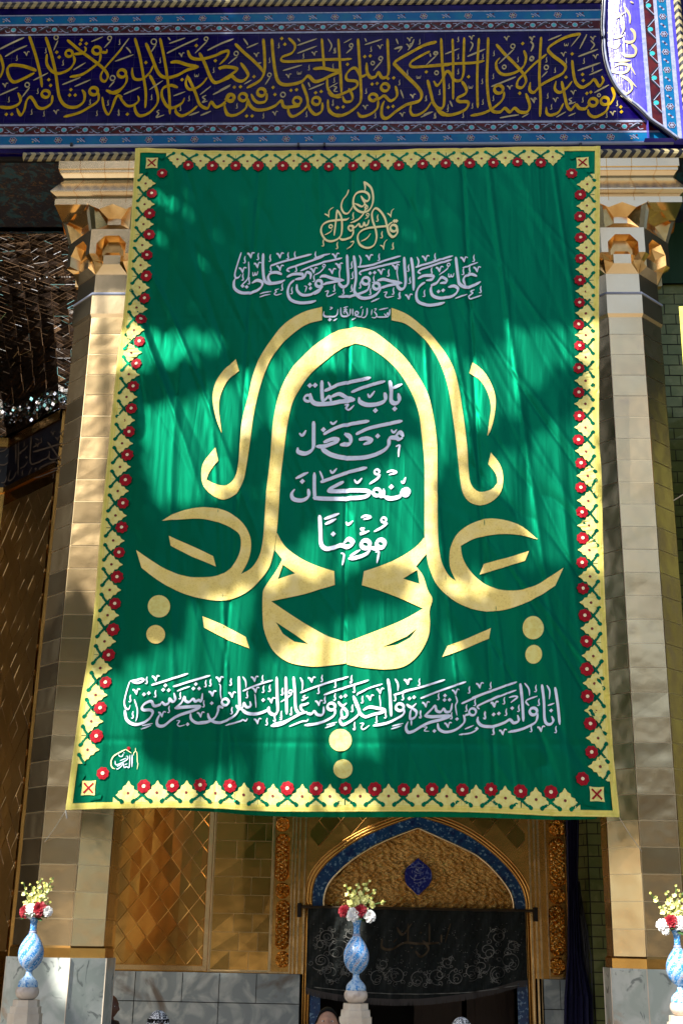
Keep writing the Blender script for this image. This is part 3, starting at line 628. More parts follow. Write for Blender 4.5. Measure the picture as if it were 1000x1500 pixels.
pn.block(490, 980, 7.143, '''30:300,440 360,412 440,422 520,440 500,465 400,490 320,512 288,480; 30:195,290 240,390 265,470 320,520; 32:555,115 575,250 590,510; o30:680,412 40,36; 28:722,425 720,480 650,530 540,580 400,607; t11:468,285 475,340 480,410; v:370,310 765,140 950,380 475,240; 18:240,285 240,268 370,210 500,170; 22:615,285 800,230 1000,175; 18:630,115 660,170 660,240; t14:600,610 715,580; t14:590,640 700,605;
28:750,380 800,412 852,370; 28:810,420 852,460 840,512 790,532 790,460 812,420; d:780,320 828,308; t16:800,540 800,602; h:175,110 205,220 290,330 185,420 205,600 530,490 435,540 630,310 710,300 880,150 890,480; t12:265,580 302,580 280,620 302,642 365,600''')
pn.block(590, 980, 7.143, '''32:220,500 300,512 480,505 400,540 280,570 190,612 110,660 50,672 30,620 52,560; 28:225,500 290,440 330,400 347,450 390,462 420,430 445,462 492,450 510,370; d:435,292 430,338 482,335 325,660 560,535 765,635; t11:210,620 247,620 220,657 272,662; 28:360,580 372,640 440,672 540,650 620,590 640,540 625,490; o24:722,460 36,36; 24:690,485 650,495 640,520; t13:545,290 562,350 545,400 560,500;
22:0,245 200,200 435,125; 22:180,320 400,235 655,145; 24:605,375 800,290 1000,220; 20:790,430 770,405 810,380 1000,295; t14:640,640 735,600; t15:580,700 700,680 780,640; v:45,140 235,380 465,595 795,185 945,385 545,250; h:165,150 365,300 180,490 500,500 655,420 745,360 685,230 905,190 850,500 935,660''')
pn.block(690, 980, 7.143, '''30:65,510 62,560 110,605 220,612 330,580 390,550 430,582 482,560 470,500; 32:500,170 520,350 530,570; o30:635,462 38,36; 28:680,480 660,570 560,630 470,660 375,677; 30:725,180 745,350 750,530 772,590 812,596 842,560 825,510; 30:860,210 890,400 910,600; d:820,452 415,430 225,490 278,482; 24:0,315 250,230 465,155; 20:80,430 60,410 100,380 300,300 460,240; 18:590,402 562,350 680,300; t15:785,400 855,375;
18:545,165 590,230 595,300; 18:775,190 805,250 800,335; t16:380,320 440,305 468,317 400,372; v:235,380 320,670 715,640; h:330,350 130,490 350,470 480,430 660,220 690,365 225,660 610,640 865,650''')
pn.out('white_inscription', M['white'], banner)
# makers mark in the lower left corner
pn = Pen(cloth_pt); pn.wt = 1.12
pn.block(150, 1085, 14.286, '''t17:300,440 312,520 400,500 550,410 562,345 525,345; t17:320,600 350,612 430,550 470,500 490,580 540,560 592,572 610,320; t19:655,310 650,570; t16:370,310 400,352 450,340 470,290; t15:480,260 492,282; t15:340,560 430,510; t14:500,520 555,500; t14:400,440 540,380''')
pn.out('mark_lettering', M['white'], banner)
pn = Pen(cloth_pt); pn.wt = 1.12
pn.block(150, 1085, 14.286, '''t22:290,605 240,580 210,500 240,380 330,300 520,200; t14:520,200 640,280; t12:720,170 720,240 690,270 680,330; t12:720,240 752,270 760,450 772,500 755,620''')
pn.out('mark_dome', M['qal'], banner)
flat('mark_spot', [[ell(190.6, 1097.6, 2.4, 2.4, 12)]], M['red'], .011)
# cords at the lower corners
for (x0, y0, x1, y1, lab) in ((98, 1188, 66, 1233, 'thin pale cord tied from the lower left corner of the banner to the column'), (905, 1198, 939, 1247, 'thin pale cord tied from the lower right corner of the banner to the column')):
    a = cloth_pt(x0, y0, 0); b = P(x1, y1, -.01); mid = (a+b)/2-Vector((0, 0, .012))
    cb = MB(); cb.tube([a, mid, b], .0035, 6)
    if x0 < 500:
        cb.tube([a, a+Vector((.02, -.01, -.07))], .007, 6)
    tag(cb.out('tie_cord', M['string'], loc=b), lab, 'cord', 'cords tying down the banner')
# ------------------------------------------------------------------ tiled inscription frieze
def ZF(y): return P(500, y, YF).z
XL, XR = -7.0, P(984, 205, YF).x
frz = thing('inscription_frieze', 'dark blue tiled band with large ochre calligraphy above the banner', 'tile frieze', ((XL+XR)/2, YF, ZF(222)))
def mitre_px():
    return [(882, -8), (881, 16), (879.5, 48), (881, 72), (884, 93), (890, 112), (900, 131), (916, 150), (932, 166), (948, 184), (964, 195), (983, 209), (987, 213)]
mit = catmull(mitre_px(), 6)
my_ = np.array([p[1] for p in mit]); mx_ = np.array([p[0] for p in mit])
def xm(z):          # x of the mitre at height z
    y = np.interp(z, [ZF(q) for q in range(225, -40, -5)], list(range(225, -40, -5)))
    return P(float(np.interp(y, my_, mx_)), y, YF).x
zt_ = ZF(-60)
def band(mb, y0, y1, proud, mi):
    """horizontal strip of the frieze between two photo heights, ending on the mitre"""
    z0, z1 = ZF(y1), ZF(y0); n = 6
    zz = [z0+(z1-z0)*i/n for i in range(n+1)]
    for i in range(n):
        mb.quad((XL, YF-proud, zz[i]), (xm(zz[i]), YF-proud, zz[i]), (xm(zz[i+1]), YF-proud, zz[i+1]), (XL, YF-proud, zz[i+1]), mi)
b = MB()
z0, z1 = ZF(222), ZF(-60)
b.quad((XL, YF+.02, z0), (XR+.3, YF+.02, z0), (XR+.3, YF+.02, z1), (XL, YF+.02, z1), 0)
b.quad((XL, YF+.3, z0), (XL, YF, z0), (XR+.05, YF, z0), (XR+.05, YF+.3, z0), 0)
band(b, 8, 18, .0, 0); band(b, 48.5, 179, .0, 0); band(b, 215, 222, .004, 0)
b.out('glazed_field', M['navy'], frz)
# joints between the tiles
jb = MB(); w = .0022
for y in (51, 66, 81.5, 97, 113, 129, 145, 161, 177):
    z = ZF(y); jb.quad((XL, YF-.0015, z-w), (xm(z), YF-.0015, z-w), (xm(z), YF-.0015, z+w), (XL, YF-.0015, z+w))
x = XL+.1
za, zb = ZF(178), ZF(49)
while x < 3.2:
    xt = x
    zz = zb
    while zz > za and xm(zz) < x: zz -= .05
    if zz > za+.05: jb.quad((x-w, YF-.0025, za), (x+w, YF-.0025, za), (x+w, YF-.0025, zz), (x-w, YF-.0025, zz))
    x += .243
jb.out('tile_joints', M['joint'], frz)
def border(y0, y1, kind, parent, name):
    mb = MB(); band(mb, y0, y1, .003, 0)
    zc = (ZF(y0)+ZF(y1))/2; h = ZF(y0)-ZF(y1); x = XL+.05; k = 0
    def disc(x, z, r, o, mi, n=8, sq=1.): mb.add([(x+r*math.cos(2*math.pi*j/n), YF-o, z+sq*r*math.sin(2*math.pi*j/n)) for j in range(n)], [tuple(range(n))], mi)
    def line(pts, w, o, mi):
        c = catmull(pts, .03)
        for i in range(len(c)-1):
            (xa, za), (xb, zb) = c[i], c[i+1]; l = math.hypot(xb-xa, zb-za) or 1
            ax, az = -(zb-za)/l*w, (xb-xa)/l*w
            mb.quad((xa-ax, YF-o, za-az), (xb-ax, YF-o, zb-az), (xb+ax, YF-o, zb+az), (xa+ax, YF-o, za+az), mi)
    if kind == 'flower':
        while x < xm(zc)-.12:
            r = .030 if k % 2 == 0 else .020
            if k % 2 == 0:
                for j in range(6):
                    a = j*math.pi/3+.2; disc(x+r*math.cos(a), zc+r*math.sin(a), .018, .006+.0004*j, 1)
                for j in range(6):
                    a = j*math.pi/3+.2; disc(x+r*math.cos(a), zc+r*math.sin(a), .010, .009+.0003*j, 2)
                disc(x, zc, .014, .012, 3)
            else:
                line([(x-.05, zc+.02), (x-.015, zc+.005), (x+.01, zc-.02)], .006, .006, 1); line([(x-.01, zc+.03), (x+.02, zc+.0), (x+.05, zc-.025)], .006, .007, 1)
                disc(x+.03, zc+.024, .012, .008, 2, 6); disc(x-.03, zc-.022, .012, .0085, 3, 6)
            x += .262; k += 1
    else:
        while x < xm(zc)-.14:
            disc(x, zc, .034, .006, 1, 8); disc(x, zc, .022, .0075, 4, 8)
            sg = 1 if k % 2 else -1
            line([(x+.045, zc-.036*sg), (x+.11, zc+.0), (x+.20, zc+.038*sg)], .010, .008, 3)
            line([(x+.04, zc-.044*sg), (x+.10, zc+.016*sg), (x+.15, zc+.046*sg), (x+.20, zc+.02*sg)], .0055, .0065, 1)
            line([(x+.05, zc+.03*sg), (x+.09, zc+.035*sg), (x+.10, zc+.008*sg)], .005, .0070, 1)
            line([(x+.21, zc-.03*sg), (x+.17, zc-.04*sg), (x+.15, zc-.008*sg)], .005, .0095, 1)
            x += .246; k += 1
    return mb.out(name, [M['lblue' if kind == 'flower' else 'rbrown'], M['tpale'], M['rbrown'] if kind == 'flower' else M['turq'], M['black'] if kind != 'flower' else M['tcream'], M['turq']], parent)
border(19.5, 31.5, 'flower', frz, 'flower_border'); border(34, 46, 'scroll', frz, 'scroll_border')
border(182, 194.5, 'scroll', frz, 'scroll_border'); border(197, 210, 'flower', frz, 'flower_border')
lb = MB()
for y0, y1 in ((18, 19.5), (31.5, 34), (46, 48.5), (179, 182), (194.5, 197)): band(lb, y0, y1, .005, 0)
lb.out('pale_fillet', M['tpale'], frz)
mb = MB()
for y, r in ((212.6, .022),):
    z = ZF(y); mb.tube([(XL, YF-.006, z), (xm(z)-.01, YF-.006, z)], r, 10)
mb.out('half_round_moulding', M['steel'], frz, smooth=True)
# clips on the moulding
for px in (105, 437, 475, 850):
    cb = MB(); p = P(px, 213, YF-.03); cb.box(p.x-.014, p.x+.014, p.y-.012, p.y+.01, p.z-.01, p.z+.03); cb.out('clip', M['black'], frz)
# rope mouldings: half round, striped chevrons
def rope(p0, p1, r, name, parent, rep=.105):
    p0, p1 = Vector(p0), Vector(p1); L_ = (p1-p0).length; t = (p1-p0)/L_
    n = int(L_/rep); mb = MB(); f = Vector((0, -1, 0)); s = t.cross(f)
    NA = 6
    def pt(d, a): return p0+t*max(0, min(L_, d))+f*(r*math.sin(a))+s*(-r*math.cos(a))
    for i in range(n+1):
        for half in (0, 1):
            for k in range(NA):
                a0, a1 = math.pi*k/NA, math.pi*(k+1)/NA
                sh = lambda a: .55*rep*abs(a-math.pi/2)/(math.pi/2)
                d0, d1 = rep*(i+.5*half), rep*(i+.5*half+.5)
                mb.quad(pt(d0-sh(a0), a0), pt(d1-sh(a0), a0), pt(d1-sh(a1), a1), pt(d0-sh(a1), a1), half)
    return mb.out(name, [M['tcream'], M['black']], parent)
zr = (ZF(222.5)+ZF(233.5))/2
rope((P(36, 228, YF).x, YF-.0, zr), (P(1000, 228, YF).x+.6, YF-.0, zr), .055, 'rope_moulding', frz)
rope((XL, YF, (ZF(-1)+ZF(8))/2), (P(880, 4, YF).x, YF, (ZF(-1)+ZF(8))/2), .045, 'rope_moulding', frz)
# right upright of the frame: turned to the left, in the sun
leg = thing('upright_tile_frame', 'sunlit upright strip of the tiled frame with pale vertical lettering at the top right', 'tile frame', (P(950, 150, YF).x, YF, ZF(222)))
YL = YF-.07
def lx(px_top, z):        # photo x at the top edge of the strip -> world x
    return P(px_top, 0, YL).x
XF = lx(934, 0)
def leg_y(x): return YL+.52*max(0, XF-x)**1.5
n = 60; zs = [ZF(213)+(ZF(-60)-ZF(213))*i/n for i in range(n+1)]
K = 14; lv_, lf_ = [], []
for zz in zs:
    xl = min(xm(zz), XF-.002)
    lv_ += [(xl+(XF-xl)*k/K, leg_y(xl+(XF-xl)*k/K)-.03, zz) for k in range(K+1)]
lf_ = [(i*(K+1)+k, i*(K+1)+k+1, (i+1)*(K+1)+k+1, (i+1)*(K+1)+k) for i in range(n) for k in range(K)]
build('glazed_field', lv_, lf_, M['navy_sunlit'], leg, smooth=True)

strips = [(934, 940, 'tpale', .034), (940, 954.5, 'rbrown', .031), (954.5, 959.5, 'tpale', .034), (959.5, 973.5, 'lblue', .031), (973.5, 979.5, 'tpale', .036), (979.5, 985.5, 'navy_sunlit', .031)]
for xa, xb, m_, pr in strips:
    sb = MB(); nm = {'tpale': 'pale_fillet', 'rbrown': 'scroll_border', 'lblue': 'flower_border', 'navy_sunlit': 'blue_edge'}[m_]
    x0, x1 = lx(xa, 0), lx(xb, 0)
    zlo = lambda x: max([z for z in zs if xm(z) >= x] or [zs[0]]) if x < XR else zs[0]
    za, zb = zlo(x0)-.02, zlo(x1)-.02
    if m_ == 'navy_sunlit' or xa > 973: za = zb = ZF(214)
    sb.quad((x0, YL-pr, za), (x1, YL-pr, zb), (x1, YL-pr, zs[-1]), (x0, YL-pr, zs[-1]), 0)
    xc = (x0+x1)/2; z = max(za, zb)+.1; k = 0
    def dsk(x, z, r, o, mi, n=8): sb.add([(x+r*math.cos(2*math.pi*j/n), YL-o, z+r*math.sin(2*math.pi*j/n)) for j in range(n)], [tuple(range(n))], mi)
    while z < zs[-1]-.1 and m_ in ('rbrown', 'lblue'):
        if m_ == 'lblue':
            if k % 2 == 0:
                for j in range(6):
                    a = j*math.pi/3; dsk(xc+.028*math.cos(a), z+.028*math.sin(a), .017, pr+.003+.0004*j, 1); dsk(xc+.028*math.cos(a), z+.028*math.sin(a), .009, pr+.006+.0003*j, 2)
                dsk(xc, z, .014, pr+.009, 1)
            else:
                dsk(xc-.02, z+.02, .014, pr+.003, 1); dsk(xc+.015, z-.018, .014, pr+.0035, 1); dsk(xc+.0, z+.0, .011, pr+.006, 2)
            z += .13 if False else .125
        else:
            sg = 1 if k % 2 else -1
            if k % 2: dsk(xc, z, .032, pr+.003, 3)
            for o_, wd, mm in ((.004, .011, 4), (.0055, .006, 1)):
                d = .018 if mm == 1 else 0
                sb.quad((xc-.045*sg-wd+d, YL-pr-o_, z+.03), (xc-.045*sg+wd+d, YL-pr-o_, z+.03), (xc+.045*sg+wd+d, YL-pr-o_, z+.15), (xc+.045*sg-wd+d, YL-pr-o_, z+.15), mm)
            z += .17
        k += 1
    sb.out(nm, [M[m_], M['tpale'], M['rbrown'], M['turq'], M['black']], leg)
rope((lx(989.5, 0), YL-.005, zr+.02), (lx(989.5, 0), YL-.005, zs[-1]), .05, 'rope_moulding', leg)
# joints and pale lettering on the upright
jb = MB()
for y in (24, 49, 75, 102, 127, 153):
    z = ZF(y); xa = min(xm(z), XF-.01)
    jb.quad((xa, leg_y(xa)-.0315, z-w), (XF, leg_y(XF)-.0315, z-w), (XF, leg_y(XF)-.0315, z+w), (xa, leg_y(xa)-.0315, z+w))
jb.out('tile_joints', M['tpale'], leg)
def leg_pt(px, py, off=.004):
    p = P(px, py, YL)
    for _ in range(3): p = P(px, py, leg_y(p.x)-.03)
    p.y -= off; return p
pn = Pen(leg_pt); pn.gs = .8
pn.block(860, 0, 6.25, '''30:390,265 425,305 425,370 380,392 330,380; 30:400,410 438,455 425,510 350,515 310,490; 26:200,650 300,672 370,650 365,600 290,590 240,620; 26:290,690 380,745 402,820 350,862 320,830; t14:380,590 435,692; t14:365,715 445,805; 24:200,700 245,745; t16:385,20 418,35; 24:230,80 300,160 330,260 300,330; 24:330,60 380,140 385,220; 26:190,420 260,440 300,400; 22:230,560 330,560 390,560; 22:180,300 250,350 330,330; t14:300,880 400,930; t14:370,900 410,960; t14:250,180 350,110''')
pn.out('pale_lettering', M['tcream'], leg)
sk = MB()
for a, c in zip(zs[:-1], zs[1:]):
    xa, xb = min(xm(a), XF-.002), min(xm(c), XF-.002)
    sk.quad((xa, leg_y(xa)-.03, a), (xb, leg_y(xb)-.03, c), (xb, YF+.03, c), (xa, YF+.03, a))
x9 = lx(992, 0)
sk.quad((XF-.05, YL-.031, zs[0]), (x9, YL-.031, zs[0]), (x9, YF+.02, zs[0]), (XF-.05, YF+.02, zs[0]))
sk.quad((x9, YL-.031, zs[0]), (x9, YL-.031, zs[-1]), (x9, YF+.3, zs[-1]), (x9, YF+.3, zs[0]))
sk.out('return_face', M['navy_sunlit'], leg)
# dark pipe along the mitre
mb = MB(); pts = []
for (x, y) in mit[::2]:
    p = P(x, y, YF); pts.append((p.x, min(YF, leg_y(p.x))-.03, p.z))
mb.tube(pts, .016, 8); mb.out('mitre_pipe', M['black'], leg, smooth=True)
mb = MB(); mb.tube([Vector(p)+Vector((.026, -.004, .012)) for p in pts], .013, 8); mb.out('mitre_bead', M['tpale'], leg, smooth=True)

# lettering of the frieze
pn = Pen(frieze_pt, .004); G = 5.556
pn.gs = .95
O = [Pen(frieze_pt, .004) for _ in range(1)][0]; O.gs = .78     # thin pale ornaments
g = lambda x0, t: pn.block(x0, 40, G, t)
o = lambda x0, t: O.block(x0, 40, G, t)
g(0, '''26:240,70 290,220 330,380 345,490; 28:300,355 200,320 100,310 65,340 75,400 115,447 190,422 285,372; 26:0,220 30,330 0,420; 28:375,80 420,220 455,370 470,480 490,580 540,642 620,652 680,612 692,550 670,510;
26:385,220 385,300 430,362 490,377 570,342 610,280 600,230; o24:565,215 28,26; 24:600,222 680,212 702,182 690,160; 24:550,105 650,190 760,270 850,345 880,400 860,442 830,432 825,390 860,330 930,250 1000,170; o26:790,192 33,30; 24:820,202 868,206 872,180; 26:822,215 810,280 740,342 660,390 570,406;
o28:765,522 33,30; 26:805,535 800,600 730,652 640,700 520,732; o26:375,545 32,28; 26:430,555 420,622 360,662 310,652 280,602 250,570 220,602 200,680 170,717 140,660; 28:0,650 80,657 150,632 172,590 150,535; 22:835,570 850,660 885,712 920,650 960,562 1000,572; 26:865,515 940,540 1000,502;
d:665,105 655,138 705,135 465,205 485,245 580,510 570,555 615,555 400,430 415,475 55,710 100,710''')
o(0, '''18:0,180 100,130 200,85; 16:45,240 130,190 225,150; o11:460,85 17,17; t11:475,110 440,190; 14:745,120 840,80; 15:600,350 700,290; 15:510,470 660,410; 15:610,485 740,430; 14:275,435 395,375; o12:225,470 18,18; t12:245,490 180,575; o11:895,90 16,16; t11:905,110 850,170; 15:0,555 150,490; v:220,215 460,690 45,470; h:140,250 310,520 515,290 75,590 260,690 360,705 735,610 790,700 880,615 965,690 375,190''')
g(160, '''o26:105,378 33,30; 26:145,388 140,450 90,510 0,542; 22:20,680 50,580 82,560 110,602 150,642 200,637 242,600 235,560; 26:210,90 250,230 280,400 300,540 295,660; 28:300,130 350,250 390,352 430,402 490,412 560,392 640,350 730,326; 28:500,290 560,285 640,310 730,324; 24:360,310 330,372 270,422 210,422 190,380 190,330; 26:415,90 445,230 470,380 490,550 495,710;
26:330,390 380,490 400,580 380,642 320,702 250,722 215,682 210,630; 26:560,492 500,475 440,500 430,562 470,640 520,657 590,622 615,575; 26:640,190 670,250 750,262 850,237 960,195 962,240 905,300; 28:735,210 780,300 820,400 860,452 930,432 1000,402; 28:1000,328 930,325 900,350; 26:640,400 700,530 740,632 800,662 830,612 870,652 920,632 960,590; 24:800,410 760,462 700,502 650,507 625,460 640,390; 26:720,640 660,692 590,722 545,692 545,650; 28:940,592 1000,545; o24:985,572 28,26; 24:940,650 960,712 1000,722; d:150,710 300,290 710,152 865,275 595,430''')
o(160, '''18:0,290 80,200 165,90; 15:50,280 200,225; 15:120,550 255,490; 16:470,215 600,150 725,95; 14:490,135 620,90; 14:525,560 620,525; 16:800,190 900,140 1000,100; 15:740,550 830,480; 17:845,550 985,480; 14:330,510 440,435; o11:365,120 22,22; t11:385,140 340,210; o11:790,97 15,15; t11:800,115 700,215; o12:30,415 20,20; t11:45,440 0,490; t11:790,555 760,572 782,590 760,612 802,602; t11:410,675 390,690 405,705 385,735 450,715; t13:650,720 735,690; t13:745,720 830,685; s:715,395; v:590,225; h:85,120 415,270 345,570 650,580 850,350 580,660 80,700; t12:140,165 165,190 180,215; t12:480,85 500,110''')
g(320, '''24:0,212 80,195 62,250 10,305; 28:0,335 80,325 152,342 110,382 50,420 0,452; 28:100,385 150,432 200,437 240,400 230,360 180,290; 26:135,135 200,200 280,270 340,330 365,372; 30:365,95 375,220 375,350 340,432 230,497; 30:435,95 445,230 460,350 480,430 520,467 600,467 680,442 730,400 780,442 840,432 920,392 1000,362; 28:770,342 850,335 930,352 1000,352; 26:840,95 850,220 860,340; 24:570,90 622,150 600,210 520,245 520,277 600,282 800,270 1000,262; 24:975,95 985,250 995,500;
26:680,460 720,570 720,642 660,702 600,727 570,692 570,640; o26:795,602 32,30; 26:845,615 840,682 790,712 745,672 722,610; o26:640,602 32,30; 28:662,640 540,652 512,602 460,642 380,672 300,672 255,632 240,580; o28:350,532 32,30; 26:395,540 385,602 330,617 290,592 268,545; o26:200,572 32,30; 26:238,595 220,662 150,712 90,717 60,682 50,630; o28:100,577 30,28; 26:62,620 0,652; 24:890,590 895,662 940,712 1000,712; 24:885,420 890,502 940,562 1000,572; d:130,490 180,487 290,405 515,95 540,140 590,515 635,510 790,535 835,525 445,492 460,550 230,725 275,725 970,655''')
o(320, '''18:0,142 125,95; 15:230,170 325,130; 14:210,465 270,430; 15:640,150 800,95; 15:640,215 800,155; 15:525,355 680,310; 15:735,510 860,460; 17:0,525 100,470; 12:900,495 970,455; o12:525,550 19,19; o11:145,215 17,17; t11:155,240 80,300; o11:415,390 15,15; t11:420,410 380,470; v:310,225 780,215 570,395 460,700; s:660,375; h:415,270 490,150 735,330 690,235 930,320 940,190 150,640 365,720 715,710 940,430 930,620; t13:205,95 230,130 240,150; t12:645,95 665,120; t12:730,450 745,490; t11:890,95 920,150 900,200; t12:935,485 960,490 940,520 970,525; t14:310,300 350,290''')
g(480, '''24:85,95 95,250 110,450 110,540; 22:0,266 100,266 195,258; 28:245,95 255,250 265,420 270,580 240,642 160,702 80,722 20,692 0,650; 28:485,95 490,230 495,350 480,402 440,412 410,370 390,402 350,412 320,370 315,290; 26:320,382 270,402 230,340 190,342 150,390 160,432 230,442 237,480 190,512 60,562 0,532; 24:170,500 200,560 190,602 140,607 120,560; o26:465,492 32,30; 26:550,480 562,560 510,602 460,562 420,582 370,592; o26:368,572 32,28; 26:410,595 400,662 340,712 270,727 240,690; 30:885,120 780,150 650,220 545,285 560,320 640,400 730,490 762,550 740,602 640,632 560,682 480,742 440,722 440,650 460,600;
24:830,198 780,222 680,282 680,322 780,322 1000,306; 28:810,430 840,550 860,622 900,662 940,642 945,500 930,300 920,90; 24:840,610 800,672 740,712 690,717 670,680 680,620; 22:1000,382 960,362 930,422 890,477 858,440; 26:880,660 930,712 1000,712; d:160,305 300,240 345,235 75,655 125,650 360,465 400,460 490,420 535,415 490,655 530,645 800,365''')
o(480, '''12:130,130 195,95; 15:300,145 440,100; 14:755,735 855,690; 20:540,180 600,165 570,207; o11:365,295 14,14; o12:430,255 15,15; t11:440,275 370,355; t12:555,95 572,140; t13:590,510 615,580; v:425,160 665,100 305,650 605,710 690,560 660,150; s:740,410; h:350,180 60,190 310,520 580,450 645,370 795,580 905,530 975,650 385,720 745,120 40,320 40,610 865,720; o12:190,150 14,14; t12:200,170 150,215; t13:700,100 680,150 650,190; t12:830,215 835,245; o12:880,215 13,13; t11:880,235 800,310; t12:300,90 315,120''')
g(620, '''24:235,95 240,250 240,400 240,590; 26:330,85 325,250 325,372 300,432 250,432 220,382 190,362 150,432 110,477 85,440; 26:450,90 440,250 435,450 440,660; 24:0,322 200,302 400,292 495,275; 28:310,440 345,500 340,542 275,580 290,607 360,612 350,662 280,702 190,717 130,680; 28:525,85 520,250 515,430 530,602 560,682 620,692 660,662 700,692 740,662 780,692 840,692 862,640 830,540; o28:610,508 35,32; 26:655,525 640,592 560,662 480,702 380,721; 26:590,140 660,220 740,300 810,380 832,440 800,492 760,482 770,430 830,370 900,300 1000,220; 26:815,190 832,250 810,322 740,372 650,387 600,350 590,290 620,250; 28:955,80 945,250 940,420 950,580 945,730; d:365,405 805,135 780,540''')
o(620, '''15:175,220 290,175; 18:355,240 500,180; 17:550,485 640,450 750,405; 14:620,740 700,725 775,715; 13:800,735 855,705; o11:725,157 17,17; t11:735,180 610,300; o11:95,215 13,13; o12:105,372 15,15; o12:655,325 15,15; v:675,90 390,85 880,95 700,490 890,590; s:385,490; h:280,100 280,240 480,240 570,215 765,265 280,360 475,440 205,480 130,530 565,400 395,640 195,670 480,610 565,580 320,715 95,720 20,580; t14:212,600 235,650; o12:880,255 15,15; t12:380,120 400,145 375,200; t12:870,115 890,145 870,200; t13:0,715 70,690''')
g(740, '''28:610,55 500,80 400,130 345,180 380,230 460,290 487,330 460,380 380,422 290,472 230,532 195,512 200,450; 28:540,270 550,370 570,452 620,492 680,462 720,430 760,482 792,440 780,400; 26:540,440 500,492 440,532 400,502 410,440; 28:455,440 480,560 500,642 530,672 570,632 600,662 650,662 680,620; 26:470,620 430,692 370,717 335,702 330,650; o28:710,612 34,30; o26:805,602 32,30; 28:862,490 882,560 850,622 800,632; 26:838,635 810,692 730,732 680,712 668,670; d:540,220 490,410 625,385 630,435 660,540 692,530 935,650 940,690''')
o(740, '''15:345,110 455,65; 17:590,240 750,180; 17:585,355 770,290; 15:680,390 785,345; 17:720,535 840,470; 14:410,735 490,690; 13:510,725 570,700; t9:610,60 530,160; t11:660,60 600,180; s:495,145; t11:540,575 515,590 535,605 515,625 570,610; v:215,90 710,90 470,220 730,240 405,590 550,530 870,700 230,600; o12:330,330 17,17; t11:340,360 290,410; o12:210,260 15,15; o11:758,555 12,12; h:330,265 490,275 635,275 400,350 340,560 370,650 625,590 705,340 820,715 905,620; t12:200,120 225,150 205,200; t12:690,110 720,145 690,185''')
pn.out('ochre_lettering', M['tgold'], frz)
O.out('pale_marks', M['tcream'], frz)
# ------------------------------------------------------------------ porch: soffit, mirror vault, walls
ZS = ZC+8.40
sf = MB(); sf.quad((-9, 1.35, ZS), (-9, YF+.1, ZS), (9, YF+.1, ZS), (9, 1.35, ZS)); sf.box(-9, 9, YF+.35, 7, ZS+2.6, ZS+2.7)
sf.box(-9, 9, 1.25, 1.40, ZS, ZS+.4)
tag(sf.out('porch_soffit', M['paint'], loc=(-4, .5, ZS)), 'dark painted soffit of the porch beside the left capital', 'soffit')
fr2 = MB(); fr2.box(-9, 9, YF+.06, YF+.30, ZS+.02, ZS+4)
tag(fr2.out('upper_wall', M['dark'], loc=(0, 0, ZS)), 'plain backing wall behind the blue tiled frieze', 'wall')
# gold lattice: tilted lozenges with raised pale wires
def clip(poly, box):
    u0, u1, v0, v1 = box
    for ax, lim, sg in ((0, u0, 1), (0, u1, -1), (1, v0, 1), (1, v1, -1)):
        o = []
        for k in range(len(poly)):
            a, b_ = poly[k-1], poly[k]; fa, fb = sg*(a[ax]-lim), sg*(b_[ax]-lim)
            if fa >= 0: o.append(a)
            if fa*fb < 0:
                t = fa/(fa-fb); o.append(tuple(a[q]+(b_[q]-a[q])*t for q in range(3)))
        poly = o
        if len(poly) < 3: return []
    return poly
def lattice(mb, O_, U, V, inside, du, dv, pillow, rnd, tilt=.006, wire=.006, box=None):
    """O_ origin, U/V unit axes of the panel, inside(u, v) -> bool; lozenge size du x dv; box clips the panel"""
    O_, U, V = Vector(O_), Vector(U), Vector(V); N = U.cross(V).normalized()
    if N.y > 0: N = -N
    pt = lambda u, v, o: O_+U*u+V*v+N*o
    def face(poly, m):
        if box: poly = clip(poly, box)
        if len(poly) >= 3: mb.add([pt(*p) for p in poly], [tuple(range(len(poly)))], m)
    for i in range(-60, 60):
        for j in range(-60, 60):
            u, v = (i+j)*du/2, (i-j)*dv/2
            if not inside(u, v): continue
            t = [rnd.uniform(0, tilt) for _ in range(4)]; k = .97
            c = [(u, v-dv/2*k, t[0]), (u+du/2*k, v, t[1]), (u, v+dv/2*k, t[2]), (u-du/2*k, v, t[3])]
            if pillow:
                n = 4; g = {}
                for a in range(n+1):
                    for b_ in range(n+1):
                        s, q = a/n, b_/n
                        p = [c[0][z]*(1-s)*(1-q)+c[1][z]*s*(1-q)+c[2][z]*s*q+c[3][z]*(1-s)*q for z in range(3)]
                        p[2] += pillow*(16*s*(1-s)*q*(1-q))**.6; g[a, b_] = tuple(p)
                for a in range(n):
                    for b_ in range(n): face([g[a, b_], g[a+1, b_], g[a+1, b_+1], g[a, b_+1]], 0)
            else:
                n = 1; face([c[0], c[1], c[2]], 0); face([c[0], c[2], c[3]], 0)
            e = [(u, v-dv/2), (u+du/2, v), (u, v+dv/2), (u-du/2, v)]
            for a, b_ in ((0, 1), (1, 2)):
                p, q = e[a], e[b_]; l = math.hypot(q[0]-p[0], q[1]-p[1]); sx, sy = (q[1]-p[1])/l*wire*.6, -(q[0]-p[0])/l*wire*.6
                o = wire+.0006*a
                face([(p[0]-sx, p[1]-sy, .0), (q[0]-sx, q[1]-sy, .0), (q[0], q[1], o), (p[0], p[1], o)], 1)
                face([(p[0], p[1], o), (q[0], q[1], o), (q[0]+sx, q[1]+sy, .0), (p[0]+sx, p[1]+sy, .0)], 1)
rnd = random.Random(11)
M['band'] = mat('dull_band_gold', (.16, .12, .09), .4, .3)
zB0, zB1, zG1 = ZC+5.86, ZC+6.55, ZC+6.68
XC, X3 = -5.37, -4.37           # corner of the angled bay wall, and where it meets the back wall
